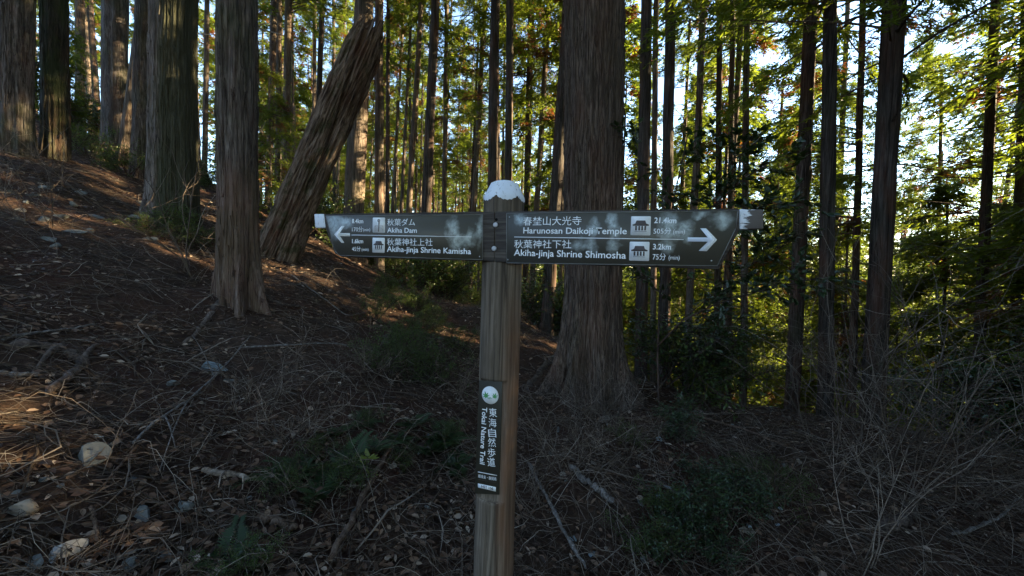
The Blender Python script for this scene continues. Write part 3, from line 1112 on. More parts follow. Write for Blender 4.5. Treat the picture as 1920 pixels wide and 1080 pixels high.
# ------------------------------------------------------------------ broken leaning snag
def snag():
    Y = 6.4
    base = P(520, 470, Y)
    tip = P(688, 72, Y - .3)
    d = (tip - base)
    L = d.length
    d.normalize()
    base = base - d * .5
    L += .5
    nseg, nrow = 200, 240
    t = np.linspace(0, 1, nrow)
    th = np.arange(nseg) * 2 * math.pi / nseg
    T, TH = np.meshgrid(t, th, indexing='ij')
    c, s = np.cos(TH), np.sin(TH)
    Z = T * L
    r = .265 - .02 * T + .12 * np.exp(-T * 6)
    r = r * (1 + .10 * noise3(c * 1.5, s * 1.5, Z * .8, 71) + .08 * noise3(c * 3.5, s * 3.5, Z * 1.1, 72))
    n1 = noise3(c * 11, s * 11, Z * 1.6, 73)
    r = r + .036 * (1 - 2 * np.abs(n1)) + .016 * noise3(c * 24, s * 24, Z * 6, 74) + .03 * noise3(c * 5, s * 5, Z * 3, 78)
    # long splits
    r = r - .09 * np.exp(-((TH - 3.9 + .25 * np.sin(Z * 2)) / .10) ** 2) * sstep(.25, .5, T)
    r = r - .06 * np.exp(-((TH - 5.0 + .2 * np.sin(Z * 1.7 + 1)) / .08) ** 2) * sstep(.1, .3, T)
    # splintered top: the shell is cut at a jagged height
    jag = .045 * noise3(c * 6, s * 6, 0, 75) + .02 * noise3(c * 19, s * 19, 0, 76) + .05 * np.cos(TH - 3.6)
    Zj = Z * (1 + jag * sstep(.72, 1.0, T))
    r = r * (1 - .10 * sstep(.93, 1, T))
    X, Yy = r * c, r * s
    m = MB()
    idx = np.arange(nrow * nseg).reshape(nrow, nseg)
    a, b = idx[:-1], idx[1:]
    m.add(np.stack([X, Yy, Zj], -1).reshape(-1, 3), np.stack([a, np.roll(a, -1, 1), np.roll(b, -1, 1), b], -1).reshape(-1, 4))
    # hollow broken end going down inside
    k = 14
    rows = []
    for i in range(k):
        f = i / (k - 1)
        rows.append(np.stack([X[-1] * (1 - f) ** .6, Yy[-1] * (1 - f) ** .6, Zj[-1] - .35 * f + .08 * noise3(c[-1] * 5, s[-1] * 5, f * 3, 77)], -1))
    V = np.stack(rows)
    idx = np.arange(k * nseg).reshape(k, nseg)
    a, b = idx[:-1], idx[1:]
    m.add(V.reshape(-1, 3), np.stack([a, np.roll(a, -1, 1), np.roll(b, -1, 1), b], -1).reshape(-1, 4))
    o = empty('broken_snag', base)
    tag(o, 'thick broken dead trunk leaning to the right with a splintered top', 'dead tree')
    tr = link('trunk', m.mesh('trunk', [M['snag']], True), o)
    tr.rotation_mode = 'QUATERNION'
    tr.rotation_quaternion = d.to_track_quat('Z', 'Y')
    # splinters at the broken end
    g = np.random.default_rng(5)
    n = 26
    an = g.uniform(0, 6.28, n)
    rad = .20 + g.uniform(-.05, .05, n)
    u = np.linspace(0, 1, 5)[None, :]
    LL = g.uniform(.12, .38, n)[:, None]
    z0 = L * (1 + .05 * np.cos(an - 3.6))[:, None] - .15
    V = np.stack([np.cos(an)[:, None] * rad[:, None] * (1 - .1 * u), np.sin(an)[:, None] * rad[:, None] * (1 - .1 * u), z0 + LL * u], -1)
    v, f = tubes(V, .035 * (1 - u) + .002 + 0 * LL, 4)
    sp = MB()
    sp.add(v, f)
    so = link('splinters', sp.mesh('splinters', [M['snag']]), o)
    so.rotation_mode = 'QUATERNION'
    so.rotation_quaternion = d.to_track_quat('Z', 'Y')
    so['kind'] = 'stuff'


snag()


# ------------------------------------------------------------------ shrubs
def leaf_shape(m_, C, D, U_, L, W):
    """folded oval leaves (6 triangles each)"""
    S = np.cross(D, U_)
    S /= np.linalg.norm(S, axis=1, keepdims=True) + 1e-9
    Nn = np.cross(S, D)
    L = np.asarray(L)[:, None]
    W = np.asarray(W)[:, None]
    pts = [C, C + D * L * .3 + S * W * .85 + Nn * W * .25, C + D * L * .68 + S * W * .8 + Nn * W * .15, C + D * L - Nn * L * .12,
           C + D * L * .68 - S * W * .8 + Nn * W * .15, C + D * L * .3 - S * W * .85 + Nn * W * .25, C + D * L * .5 - Nn * L * .03]
    V = np.stack(pts, 1).reshape(-1, 3)
    n = len(C)
    b = (np.arange(n) * 7)[:, None]
    tri = np.array([[0, 1, 6], [1, 2, 6], [2, 3, 6], [3, 4, 6], [4, 5, 6], [5, 0, 6]])
    Fc = (b[:, None, :] + tri[None]).reshape(-1, 3)
    m_.add(V, Fc, 0)


def branching(g, start, direction, length, r, depth, out, curve=.25, kids=4, shrink=.6, spread=.8, upward=.1):
    n = 6
    d = np.array(direction, float)
    d /= np.linalg.norm(d)
    p = np.array(start, float)
    pts = [p.copy()]
    for i in range(n - 1):
        d = d + g.normal(0, curve, 3) * .35 + np.array([0, 0, upward * .3])
        d /= np.linalg.norm(d)
        p = p + d * length / (n - 1)
        pts.append(p.copy())
    out.append((np.array(pts), r, depth))
    if depth > 0:
        for k in range(kids):
            u = g.uniform(.25, 1.0)
            i = min(int(u * (n - 1)), n - 2)
            q_ = pts[i] + (pts[i + 1] - pts[i]) * (u * (n - 1) - i)
            nd = d + g.normal(0, spread, 3)
            branching(g, q_, nd, length * shrink * g.uniform(.6, 1.2), r * .55, depth - 1, out, curve, kids, shrink, spread, upward)


def tubes_of(out, minr=.0012, sides=4):
    Pt = np.stack([o[0] for o in out])
    rr = np.array([o[1] for o in out])[:, None] * (1 - .55 * np.linspace(0, 1, Pt.shape[1]))[None, :]
    return tubes(Pt, np.maximum(rr, minr), sides)


def leafy_bush(name, seed, size=1.0, leaf=.06, leaves=2600, mleaf='leaf_mid', thin=False):
    g = np.random.default_rng(seed)
    out = []
    for k in range(6):
        a = g.uniform(0, 6.28)
        branching(g, (g.normal(0, .05), g.normal(0, .05), -.05), (math.cos(a) * .7, math.sin(a) * .7, 1.1), size * .8, .014, 2, out, .35, 5, .62, .8)
    v, f = tubes_of(out, .002)
    mb = MB()
    mb.add(v, f, 0)
    stem = mb.mesh('stems', [M['bark_dark']])
    tips = np.concatenate([o[0][2:] for o in out if o[2] <= 1])
    c = tips[g.integers(0, len(tips), leaves)] + g.normal(0, leaf * .9, (leaves, 3))
    D = sample_dirs(leaves, g) * np.array([1, 1, .5]) + np.array([0, 0, -.1])
    D /= np.linalg.norm(D, axis=1, keepdims=True)
    mb = MB()
    leaf_shape(mb, c, D, np.array([0, 0, 1.]) + g.normal(0, .5, (leaves, 3)), leaf * g.uniform(.6, 1.3, leaves), leaf * .24 * g.uniform(.8, 1.2, leaves))
    fol = mb.mesh('foliage', [M[mleaf]])
    return stem, fol


BUSH = [leafy_bush('bush', 81, 1.0, .055, 2600), leafy_bush('bush', 82, .9, .045, 3000), leafy_bush('bush', 83, 1.1, .07, 2000, 'leaf_dark'), leafy_bush('bush', 84, .8, .035, 3200)]


def put_bush(x, y, proto, s, label, group=None, name='leafy_shrub'):
    o = empty(name, (x, y, gz(x, y) - .03), (0, 0, U(0, 6.28)))
    o.scale = (s, s, s * U(.85, 1.1))
    tag(o, label, 'shrub', group)
    link('stems', proto[0], o)
    f = link('foliage', proto[1], o)
    f['kind'] = 'stuff'
    return o


p = on_ground(1370, 765)
put_bush(p.x, p.y + .5, BUSH[3], 1.0, 'small bright green shrub catching sun on the crest right of the massive cedar')
p = on_ground(1255, 740)
put_bush(p.x, p.y + .4, BUSH[2], 1.15, 'dark glossy leaved shrub beside the foot of the massive cedar')
p = on_ground(1320, 760)
put_bush(p.x + .1, p.y + .6, BUSH[0], 1.0, 'dense green shrub between the glossy one and the bright one')
put_bush(5.3, 4.3, BUSH[2], 1.05, 'large dark glossy shrub low at the right edge')
put_bush(6.6, 5.4, BUSH[2], 1.0, 'dark shrub under the thick trunk at the right edge')
for i in range(34):
    y = U(8.5, 16)
    x = U(-.62, .2) * y
    put_bush(x, y, random.choice(BUSH), U(.7, 1.5), 'green undergrowth shrub on the crest behind the signpost', 'shrubs on the crest behind the signpost')
for i in range(9):
    y = U(6.5, 16)
    x = U(.35, 1.4) * y
    put_bush(x, y, random.choice(BUSH), U(.8, 1.7), 'green shrub on the falling ground to the right', 'shrubs on the right slope')
for i in range(9):
    y = U(8, 13)
    x = U(-1.3, -.75) * y
    put_bush(x, y, random.choice(BUSH), U(.8, 1.5), 'dark shrub in the shade at the top of the left bank', 'shrubs at the top of the left bank')
for px, py, s in ((560, 420, .8), (600, 440, .7), (540, 450, .6), (640, 440, .6), (380, 470, .55), (350, 440, .6), (300, 450, .5), (240, 330, .7), (170, 300, .8)):
    p = on_ground(px, py)
    put_bush(p.x, p.y, BUSH[3 if s < .7 else 1], s, 'low shrub around the feet of the left trunks', 'shrubs around the feet of the left trunks')


# --- broadleaf sapling with single leaves, right of the massive cedar
def one_leaf(name, L, material):
    mb = MB()
    leaf_shape(mb, np.array([[0, 0, 0.]]), np.array([[0, 0, 1.]]), np.array([[0, -1., 0]]), [L], [L * .26])
    return mb.mesh(name, [material])


LEAF = [one_leaf('leaf', .075, M['leaf_dark']), one_leaf('leaf', .09, M['leaf_dark']), one_leaf('leaf', .065, M['leaf_dark'])]


def sapling():
    g = np.random.default_rng(17)
    Y = 3.9
    gb = on_ground(1236, 765)
    root = empty('broadleaf_sapling', gb)
    tag(root, 'broadleaf sapling with dark glossy leaves spreading above and below the right arm', 'tree')
    out = []
    rel = lambda px, py, Y_: np.array(P(px, py, Y_) - gb)
    # main stems
    def path(pts, r, depth=3):
        pts = np.array(pts)
        t = np.linspace(0, 1, len(pts))
        tt = np.linspace(0, 1, 6)
        out.append((np.stack([np.interp(tt, t, pts[:, i]) for i in range(3)], -1), r, depth))
        return out[-1][0]
    s1 = path([np.zeros(3), rel(1232, 650, 3.95), rel(1240, 500, 4.0), rel(1262, 380, 4.0), rel(1290, 250, 4.0)], .014)
    s2 = path([rel(1232, 650, 3.95), rel(1290, 590, 3.9), rel(1370, 560, 3.8), rel(1470, 535, 3.7), rel(1540, 520, 3.65)], .010)
    s3 = path([rel(1240, 500, 4.0), rel(1320, 400, 3.95), rel(1400, 330, 3.9), rel(1470, 290, 3.85)], .009)
    s4 = path([rel(1240, 520, 4.0), rel(1210, 400, 4.1), rel(1195, 280, 4.1)], .007)
    s5 = path([rel(1262, 380, 4.0), rel(1350, 330, 4.1), rel(1420, 240, 4.2)], .007)
    s6 = path([rel(1290, 590, 3.9), rel(1400, 500, 4.1), rel(1490, 450, 4.2)], .007)
    s7 = path([rel(1262, 400, 4.0), rel(1380, 400, 3.8), rel(1470, 380, 3.7)], .006)
    ends = []
    for s, n in ((s1, 13), (s2, 20), (s3, 14), (s4, 7), (s5, 12), (s6, 16), (s7, 12)):
        for k in range(n):
            u = g.uniform(.35, 1) * 4.999
            i = int(u)
            q_ = s[i] + (s[i + 1] - s[i]) * (u - i)
            d = (s[-1] - s[0]) / np.linalg.norm(s[-1] - s[0]) * .5 + g.normal(0, .7, 3) * np.array([1, .8, .6])
            branching(g, q_, d, g.uniform(.22, .42), .004, 1, out, .3, 2, .7, .6)
    v, f = tubes_of(out, .0018)
    mb = MB()
    mb.add(v, f)
    link('stems', mb.mesh('stems', [M['bark_dark']]), root)
    small = [o for o in out if o[2] <= 1]
    C, D = [], []
    for pts, r, dep in small:
        nl = g.integers(7, 12)
        for k in range(nl):
            u = g.uniform(.25, 1) * 4.999
            i = int(u)
            t = pts[i + 1] - pts[i]
            t = t / (np.linalg.norm(t) + 1e-9)
            sd = np.cross(t, [0, 0, 1.]) * (1 if k % 2 else -1)
            C.append(pts[i] + (pts[i + 1] - pts[i]) * (u - i))
            D.append(t * .8 + sd * g.uniform(.3, 1.1) + g.normal(0, .25, 3) + np.array([0, 0, -.15]))
    C, D = np.array(C), np.array(D)
    D /= np.linalg.norm(D, axis=1, keepdims=True)
    order = g.permutation(len(C))
    for j in order[:290]:
        o = link('leaf', LEAF[j % 3], root)
        o.location = C[j]
        o.rotation_mode = 'QUATERNION'
        o.rotation_quaternion = Vector(D[j]).to_track_quat('Z', 'Y') @ Euler((0, 0, g.uniform(-.9, .9))).to_quaternion()
    rest = order[290:]
    mb = MB()
    leaf_shape(mb, C[rest], D[rest], np.array([0, 0, 1.]) + g.normal(0, .4, (len(rest), 3)), g.uniform(.05, .09, len(rest)), g.uniform(.014, .022, len(rest)))
    fo = link('foliage', mb.mesh('foliage', [M['leaf_dark']]), root)
    fo['kind'] = 'stuff'


sapling()


# --- ferns and low evergreen plants in the foreground
def frond_mesh(L, seed, material):
    g = np.random.default_rng(seed)
    n = 16
    u = np.linspace(0, 1, 8)
    pts = np.stack([u * L, 0 * u, L * (.55 * u - .75 * u ** 2)], -1)
    mb = MB()
    v, f = tubes(pts[None], (.0022 * (1 - .7 * u))[None], 3)
    mb.add(v, f)
    C, D, LL = [], [], []
    for i in range(n):
        t = .12 + .85 * i / n
        c = np.array([np.interp(t, u, pts[:, k]) for k in range(3)])
        for s in (-1, 1):
            C.append(c)
            D.append([.35 + .4 * t, s, -.12])
            LL.append(L * .30 * (math.sin(min(1, t * 1.25 + .22) * 2.7) + .12))
    D = np.array(D, float)
    D /= np.linalg.norm(D, axis=1, keepdims=True)
    LL = np.abs(np.array(LL))
    v, f = blades(np.array(C), D, np.tile([0, 0, 1.], (len(C), 1)), LL, LL * .13, .15)
    mb.add(v, f)
    return mb.mesh('frond', [material])


FROND = [frond_mesh(.26, 1, M['leaf_fern']), frond_mesh(.32, 2, M['leaf_fern']), frond_mesh(.2, 3, M['leaf_fern'])]


def fern(x, y, n, label, group=None, s=1.0, mesh=None):
    o = empty('fern', (x, y, gz(x, y)), (0, 0, U(0, 6.28)))
    tag(o, label, 'fern', group)
    for k in range(n):
        fr = link('frond', (mesh or FROND)[k % 3], o)
        fr.rotation_euler = (U(-.3, .3), -U(.1, .7), 6.283 * k / n + U(-.3, .3))
        fr.scale = (s * U(.7, 1.2),) * 3
    return o


FL = ['fern clump left of the brown leaning stick in front', 'fern clump behind the bright sprig and the stick', 'fern clump between the leaning stick and the signpost',
      'fern patch at the bottom edge left of the sticks', 'fern patch low behind the chunk of wood']
for (px, py, n, s), lab in zip(((650, 880, 11, 1.0), (700, 850, 9, .9), (810, 850, 12, 1.0), (470, 1050, 6, .35), (560, 890, 9, .9)), FL):
    p = on_ground(px, py)
    fern(p.x, p.y, n, lab, None, s * .72)
for px, py in ((610, 860), (660, 900), (760, 870), (830, 820), (520, 930), (700, 800), (440, 1075)):
    p = on_ground(px, py)
    put_bush(p.x, p.y, BUSH[3], U(.14, .24), 'dark leafy seedling clump in the litter left of the signpost', 'seedling clumps left of the signpost', 'seedling_clump')
for px, py in ((620, 820), (740, 830), (850, 880), (780, 800), (600, 930), (520, 905), (835, 830), (680, 800), (430, 1060)):
    p = on_ground(px, py)
    fern(p.x, p.y, 8, 'small dark fern in the litter left of the signpost', 'small ferns left of the signpost', U(.5, .8))
for px, py in ((1290, 1000), (1240, 960), (1200, 1030), (1350, 1040), (1270, 1060), (1310, 930), (1370, 970), (1420, 900), (1460, 940), (1180, 830), (1290, 830)):
    p = on_ground(px, py)
    put_bush(p.x, p.y, BUSH[2 if px % 20 else 3], U(.20, .34), 'dark leafy seedling clump in the litter right of the signpost', 'seedling clumps right of the signpost', 'seedling_clump')
for px, py in ((730, 560), (780, 590), (820, 620), (760, 640), (850, 560), (700, 600), (800, 540), (860, 660), (780, 700), (820, 730), (720, 700)):
    p = on_ground(px, py)
    put_bush(p.x, p.y, BUSH[1 if py < 600 else 3], U(.42, .68), 'wispy low shrub on the slope under the left arm', 'wispy shrubs under the left arm', 'low_shrub')
# bright sprig
p = on_ground(700, 905)
sp = empty('sprig', p)
tag(sp, 'bright yellow green leafy sprig touching the brown leaning stick', 'plant')
LB = one_leaf('leaf', .06, M['leaf_bright'])
g = np.random.default_rng(4)
out = []
branching(g, (0, 0, -.02), (-.2, -.1, 1), .16, .003, 1, out, .2, 3, .6, .5)
v, f = tubes_of(out, .0015)
mb = MB(); mb.add(v, f)
link('stems', mb.mesh('stems', [M['bark_dark']]), sp)
for k in range(18):
    o_ = out[k % len(out)][0]
    lf = link('leaf', LB, sp, Vector(o_[2 + k % 4]))
    lf.rotation_mode = 'QUATERNION'
    dd = Vector((g.normal(), g.normal(), g.uniform(-.3, .8)))
    lf.rotation_quaternion = dd.to_track_quat('Z', 'Y')
    lf.scale = (U(.6, 1),) * 3


# --- bare shrubs
def bare_shrub(px, py, label, h=.8, stems=8, seed=0, spread=.5, r=.004, group=None, depth=2, kids=5, mt='twig'):
    p = on_ground(px, py)
    g = np.random.default_rng(seed)
    out = []
    for k in range(stems):
        a = g.uniform(0, 6.28)
        branching(g, (g.normal(0, .06), g.normal(0, .06), -.03), (math.cos(a) * spread, math.sin(a) * spread, 1), h * g.uniform(.6, 1.1), r, depth, out, .4, kids, .6, .75, .05)
    v, f = tubes_of(out, .0011, 3)
    mb = MB()
    mb.add(v, f)
    o = empty('bare_shrub', p)
    tag(o, label, 'shrub', group)
    st = link('stems', mb.mesh('stems', [M[mt]], True), o)
    return o


bare_shrub(1060, 880, 'tangled bare grey shrub right of the lower post', .55, 12, 201, .7)
bare_shrub(1120, 800, 'bare twiggy shrub hugging the roots of the massive cedar', .5, 12, 202, .8)
bare_shrub(1180, 850, 'bare twiggy tangle right of the root of the massive cedar', .5, 9, 203, .9)
bare_shrub(1000, 960, 'low bare brush against the right side of the post', .4, 8, 204, .8)
bare_shrub(1640, 900, 'tall bare shrub in front of the thickest charcoal trunk', 1.5, 12, 205, .35, .006)
bare_shrub(1700, 960, 'large bare grey shrub at the right in front of the dark shrub', 1.1, 12, 206, .6, .005)
bare_shrub(1560, 860, 'bare shrub on the crest below the straight charcoal trunk', 1.0, 9, 207, .5, .005)
bare_shrub(1620, 1060, 'pale thin stemmed bare shrub near the bottom right', .9, 5, 208, .3, .004, mt='stick_pale', kids=3)
bare_shrub(1450, 960, 'bare low brush right of the dark ferns', .45, 9, 209, .9)
bare_shrub(1820, 960, 'bare low brush under the large dark glossy shrub', .7, 10, 210, .8)
bare_shrub(560, 820, 'bare low brush left of the fern clumps', .35, 9, 211, 1.1)
bare_shrub(480, 760, 'bare wiry brush in the middle of the left slope', .4, 9, 212, 1.0)
bare_shrub(690, 720, 'bare wiry brush under the left arm', .45, 9, 213, .9)
bare_shrub(850, 760, 'bare reddish twigs left of the label on the post', .45, 6, 214, .8)
bare_shrub(365, 520, 'upright bare sapling between the broad trunk and the reddish cedar', 1.5, 4, 215, .2, .009, kids=4)
bare_shrub(60, 420, 'bare twiggy shrub at the left edge of the bank', .9, 8, 216, .6)
bare_shrub(950, 620, 'bare brush behind the post near the crest', .6, 8, 217, .8)

# ------------------------------------------------------------------ litter, twigs (nobody could count them)
def scatter(n, ymin, ymax, g, dens=1.6, xr=1.42):
    """points over the visible ground, denser near the camera"""
    y = ymin + (ymax - ymin) * g.random(n) ** dens
    x = g.uniform(-1, 1, n) * (xr * y + .4)
    return x, y


def slope_frames(x, y):
    e = .02
    gxs = (ground(x + e, y) - ground(x - e, y)) / (2 * e)
    gys = (ground(x, y + e) - ground(x, y - e)) / (2 * e)
    n = np.stack([-gxs, -gys, np.ones_like(x)], -1)
    return n / np.linalg.norm(n, axis=1, keepdims=True)


g = np.random.default_rng(1234)
n = 42000
x, y = scatter(n, .9, 10, g, 1.5)
keep = (noise3(x * 1.5, y * 1.5, 0, 61) + .5 * noise3(x * 4, y * 4, 0, 62) > -.1) | (g.random(n) < .4)
x, y = x[keep], y[keep]
n = len(x)
z = ground(x, y)
nn = slope_frames(x, y)
a = g.uniform(0, 6.28, n)
D = np.stack([np.cos(a), np.sin(a), g.normal(0, .25, n)], -1)
D = D - nn * (D * nn).sum(1, keepdims=True) * .8
D /= np.linalg.norm(D, axis=1, keepdims=True)
L = g.uniform(.02, .055, n) * (1 + .5 * (y > 5))
mb = MB()
leaf_shape(mb, np.stack([x, y, z + g.uniform(.002, .03, n)], -1), D, nn + g.normal(0, .35, (n, 3)), L, L * g.uniform(.14, .34, n))
o = link('leaf_litter', mb.mesh('leaf_litter', [M['litter']]))
tag(o, 'brown fallen leaves covering the forest floor', 'leaf litter', kind='stuff')

n = 18000
x, y = scatter(n, .9, 11, g, 1.5)
a = g.uniform(0, 6.28, n)
L = g.uniform(.06, .30, n) * np.where(g.random(n) < .06, 2.4, 1) * (.7 + .06 * y)
u = np.linspace(-.5, .5, 5)[None, :]
bend = g.normal(0, .22, n)[:, None]
curve = bend * (u * u * 4 - .3) * L[:, None] + g.normal(0, .03, (n, 5)) * L[:, None]
px = x[:, None] + np.cos(a)[:, None] * u * L[:, None] - np.sin(a)[:, None] * curve
py = y[:, None] + np.sin(a)[:, None] * u * L[:, None] + np.cos(a)[:, None] * curve
pz = ground(px, py)
lift = g.uniform(.002, .05, n)[:, None] * (1 + g.normal(0, .5, n)[:, None] * u * 2)
pz = .5 * pz + .5 * pz.mean(1, keepdims=True) + .5 * (pz[:, -1:] - pz[:, :1]) * u + np.abs(lift) + .004
rad = g.uniform(.0008, .0026, n)[:, None] * (1 + 1.2 * (L > .4))[:, None] * (1.1 - .8 * np.abs(u))
v, f = tubes(np.stack([px, py, pz], -1), rad, 3)
mb = MB()
mb.add(v, f)
o = link('fallen_twigs', mb.mesh('fallen_twigs', [M['twig']], True))
tag(o, 'fallen twigs and needle sprays strewn over the forest floor', 'twig litter', kind='stuff')


# springy dead twigs arching above the litter
n = 8000
x, y = scatter(n, 1.0, 8.5, g, 1.35)
keep = (noise3(x * .9, y * .9, 0, 55) > -.3) & ((x > -.25 * y) | (g.random(n) < .6))
x, y = x[keep], y[keep]
n = len(x)
a = g.uniform(0, 6.28, n)
L = g.uniform(.18, .60, n)
u = np.linspace(0, 1, 6)[None, :]
cv = g.normal(0, .35, n)[:, None] * u ** 2 * L[:, None] + np.cumsum(g.normal(0, .014, (n, 6)), 1)
px = x[:, None] + np.cos(a)[:, None] * u * L[:, None] * .8 - np.sin(a)[:, None] * cv
py = y[:, None] + np.sin(a)[:, None] * u * L[:, None] * .8 + np.cos(a)[:, None] * cv
hh = g.uniform(.02, .20, n)[:, None] * L[:, None] / .35
pz = ground(x, y)[:, None] * (1 - u) + ground(px, py) * u + hh * np.sin(u * g.uniform(1.2, 3.1, n)[:, None]) - .01 + np.cumsum(g.normal(0, .004, (n, 6)), 1)
rad = g.uniform(.0009, .0022, n)[:, None] * (1.1 - .75 * u)
v, f = tubes(np.stack([px, py, pz], -1), rad, 3)
mb = MB()
mb.add(v, f)
o = link('dead_brush', mb.mesh('dead_brush', [M['twig']], True))
tag(o, 'springy grey dead twigs arching over the leaf litter', 'brushwood', kind='stuff')


# ------------------------------------------------------------------ sticks, logs and roots that stand out
def bigstick(name, label, pts, r, mt, cat='stick', lift=.02, taper=.45, fork=None, group=None, seed=0):
    W = []
    for px, py in pts:
        p_ = on_ground(px, py)
        W.append(np.array(p_) + np.array([0, 0, lift]))
    W = np.array(W)
    c0 = W[0].copy()
    t = np.linspace(0, 1, len(W))
    tt = np.linspace(0, 1, 22)
    C = np.stack([np.interp(tt, t, W[:, i]) for i in range(3)], -1)
    for _ in range(2):
        C[1:-1] = (C[:-2] + 2 * C[1:-1] + C[2:]) / 4
    g = np.random.default_rng(seed + int(pts[0][0]))
    C[1:-1] += g.normal(0, r * .25, (20, 3))
    rr = r * (1 - taper * tt) * (1 + .12 * g.normal(0, 1, 22))
    rr[0] *= .7
    rr[-1] *= .5
    mb = MB()
    v, f = tubes((C - c0)[None], rr[None], 8)
    mb.add(v, f)
    for cap in (0, 21):
        base = cap * 8
        mb.add(v[base:base + 8], np.arange(8)[None, ::(1 if cap == 0 else -1)])
    if fork:
        for u0, fx, fy, fr in fork:
            i = int(u0 * 21)
            e = np.array(on_ground(fx, fy)) + np.array([0, 0, lift]) - c0
            s = C[i] - c0
            q_ = np.linspace(0, 1, 6)[:, None]
            line = s + (e - s) * q_ + np.array([0, 0, .03]) * np.sin(q_ * 3.14)
            v, f = tubes(line[None], (fr * (1 - .6 * q_[:, 0]))[None], 6)
            mb.add(v, f)
    o = link(name, mb.mesh(name, [M[mt]], True), None, c0)
    tag(o, label, cat, group)
    return o


bigstick('fallen_stick', 'thick brown stick leaning up from the bottom edge left of the post', [(620, 1075), (655, 1000), (690, 930), (735, 850)], .016, 'stick_brown', lift=.05, taper=.2)
bigstick('fallen_stick', 'long grey stick sloping down right of the post foot', [(990, 880), (1020, 940), (1055, 1010), (1098, 1085)], .011, 'stick_grey', lift=.05, taper=.1)
bigstick('fallen_branch', 'short thick grey branch lying right of the post', [(1070, 885), (1105, 915), (1150, 952)], .019, 'stick_grey', cat='branch', lift=.03, taper=.05)
bigstick('fallen_branch', 'gnarled pale branch lying left of the ferns', [(380, 895), (430, 900), (470, 912), (515, 912)], .016, 'stick_pale', cat='branch', lift=.03, fork=[(.3, 410, 930, .006), (.6, 455, 935, .005)])
bigstick('wood_chunk', 'split chunk of grey wood near the bottom left ferns', [(480, 978), (520, 986), (556, 998)], .018, 'stick_brown', cat='wood', lift=.015, taper=0)
bigstick('exposed_root', 'thick gnarled root curving over the left slope', [(20, 660), (90, 652), (140, 668), (165, 690), (140, 705), (90, 745)], .04, 'root', cat='root', lift=.01, taper=.5, fork=[(.3, 70, 700, .022), (.55, 190, 650, .02)])
bigstick('fallen_stick', 'long thin stick lying above the gnarled root on the left', [(5, 643), (60, 635), (120, 625), (185, 612)], .011, 'stick_grey', lift=.02)
bigstick('fallen_stick', 'straight stick at the left edge below the gnarled root', [(0, 708), (40, 711), (76, 711)], .012, 'stick_grey', lift=.02, taper=.1)
bigstick('fallen_branch', 'long forked thin branch across the middle of the left slope', [(250, 850), (300, 800), (355, 765), (420, 700), (470, 640)], .008, 'stick_grey', cat='branch', lift=.04, fork=[(.3, 330, 860, .005), (.5, 300, 900, .005), (.7, 360, 640, .004)])
bigstick('fallen_stick', 'curved thin stick on the slope left of the wiry brush', [(265, 840), (220, 900), (180, 945)], .006, 'stick_brown', lift=.03)
bigstick('fallen_stick', 'thin arched stick under the left arm', [(450, 667), (540, 660), (620, 655), (700, 668), (720, 680)], .008, 'stick_grey', lift=.06)
bigstick('dead_stump', 'small leaning grey stump on the slope under the left arm', [(718, 652), (724, 640), (733, 622)], .045, 'root', cat='stump', lift=.0, taper=.4)
bigstick('fallen_log', 'short mossy log lying at the lower right', [(1655, 1005), (1690, 985), (1716, 962)], .035, 'root', cat='log', lift=.03, taper=.3)
bigstick('fallen_branch', 'long curved pale branch at the right edge', [(1785, 1020), (1830, 1005), (1880, 980), (1918, 940)], .012, 'stick_grey', cat='branch', lift=.05)
bigstick('fallen_stick', 'bent pale twig on the dark litter right of the tangled brush', [(1308, 897), (1340, 893), (1375, 887), (1420, 893)], .006, 'stick_pale', lift=.05)
bigstick('fallen_stick', 'thin wavy stick right of the dark ferns', [(1335, 930), (1380, 955), (1420, 962), (1460, 975)], .006, 'stick_pale', lift=.04)
bigstick('fallen_branch', 'dark fallen branch along the crest right of the massive cedar', [(1265, 770), (1330, 795), (1400, 815), (1480, 850)], .014, 'stick_brown', cat='branch', lift=.04)
bigstick('fallen_stick', 'thin stick lying at the foot of the reddish cedar', [(545, 520), (600, 560), (650, 600), (690, 590)], .008, 'stick_grey', lift=.04)
bigstick('fallen_stick', 'short bent stick near the bottom left beside the pale stones', [(172, 978), (180, 1005), (186, 1040)], .008, 'stick_brown', lift=.04)
bigstick('exposed_root', 'arched root below the reddish cedar on the left', [(420, 560), (395, 590), (370, 625), (340, 650)], .03, 'root', cat='root', lift=0, taper=.6)
bigstick('exposed_root', 'root running right from the reddish cedar', [(500, 560), (530, 572), (570, 578), (620, 590)], .022, 'root', cat='root', lift=0, taper=.7)
bigstick('exposed_root', 'thick root of the massive cedar creeping to the lower left', [(1050, 660), (1020, 690), (1000, 715), (985, 735)], .05, 'root', cat='root', lift=0, taper=.5)


# lit dead boughs near the reddish cedar
def bough(name, label, pts, Y, r, mt='stick_pale'):
    W = np.array([P(a_, b_, Y) for a_, b_ in pts])
    t = np.linspace(0, 1, len(W))
    tt = np.linspace(0, 1, 12)
    C = np.stack([np.interp(tt, t, W[:, i]) for i in range(3)], -1)
    v, f = tubes((C - C[0])[None], (r * (1 - .6 * tt))[None], 6)
    mb = MB(); mb.add(v, f)
    o = link(name, mb.mesh(name, [M[mt]], True), None, C[0])
    tag(o, label, 'branch')


bough('dead_bough', 'lower sunlit dead bough sticking out right of the reddish cedar', [(476, 50), (495, 56), (528, 65)], 4.9, .012)
bough('dead_bough', 'upper short sunlit dead bough right of the reddish cedar', [(478, 50), (492, 45), (508, 43)], 4.9, .008)
bough('dead_bough', 'sunlit dead bough between the broad trunk and the reddish cedar', [(370, 63), (390, 65), (412, 66)], 5.4, .009)


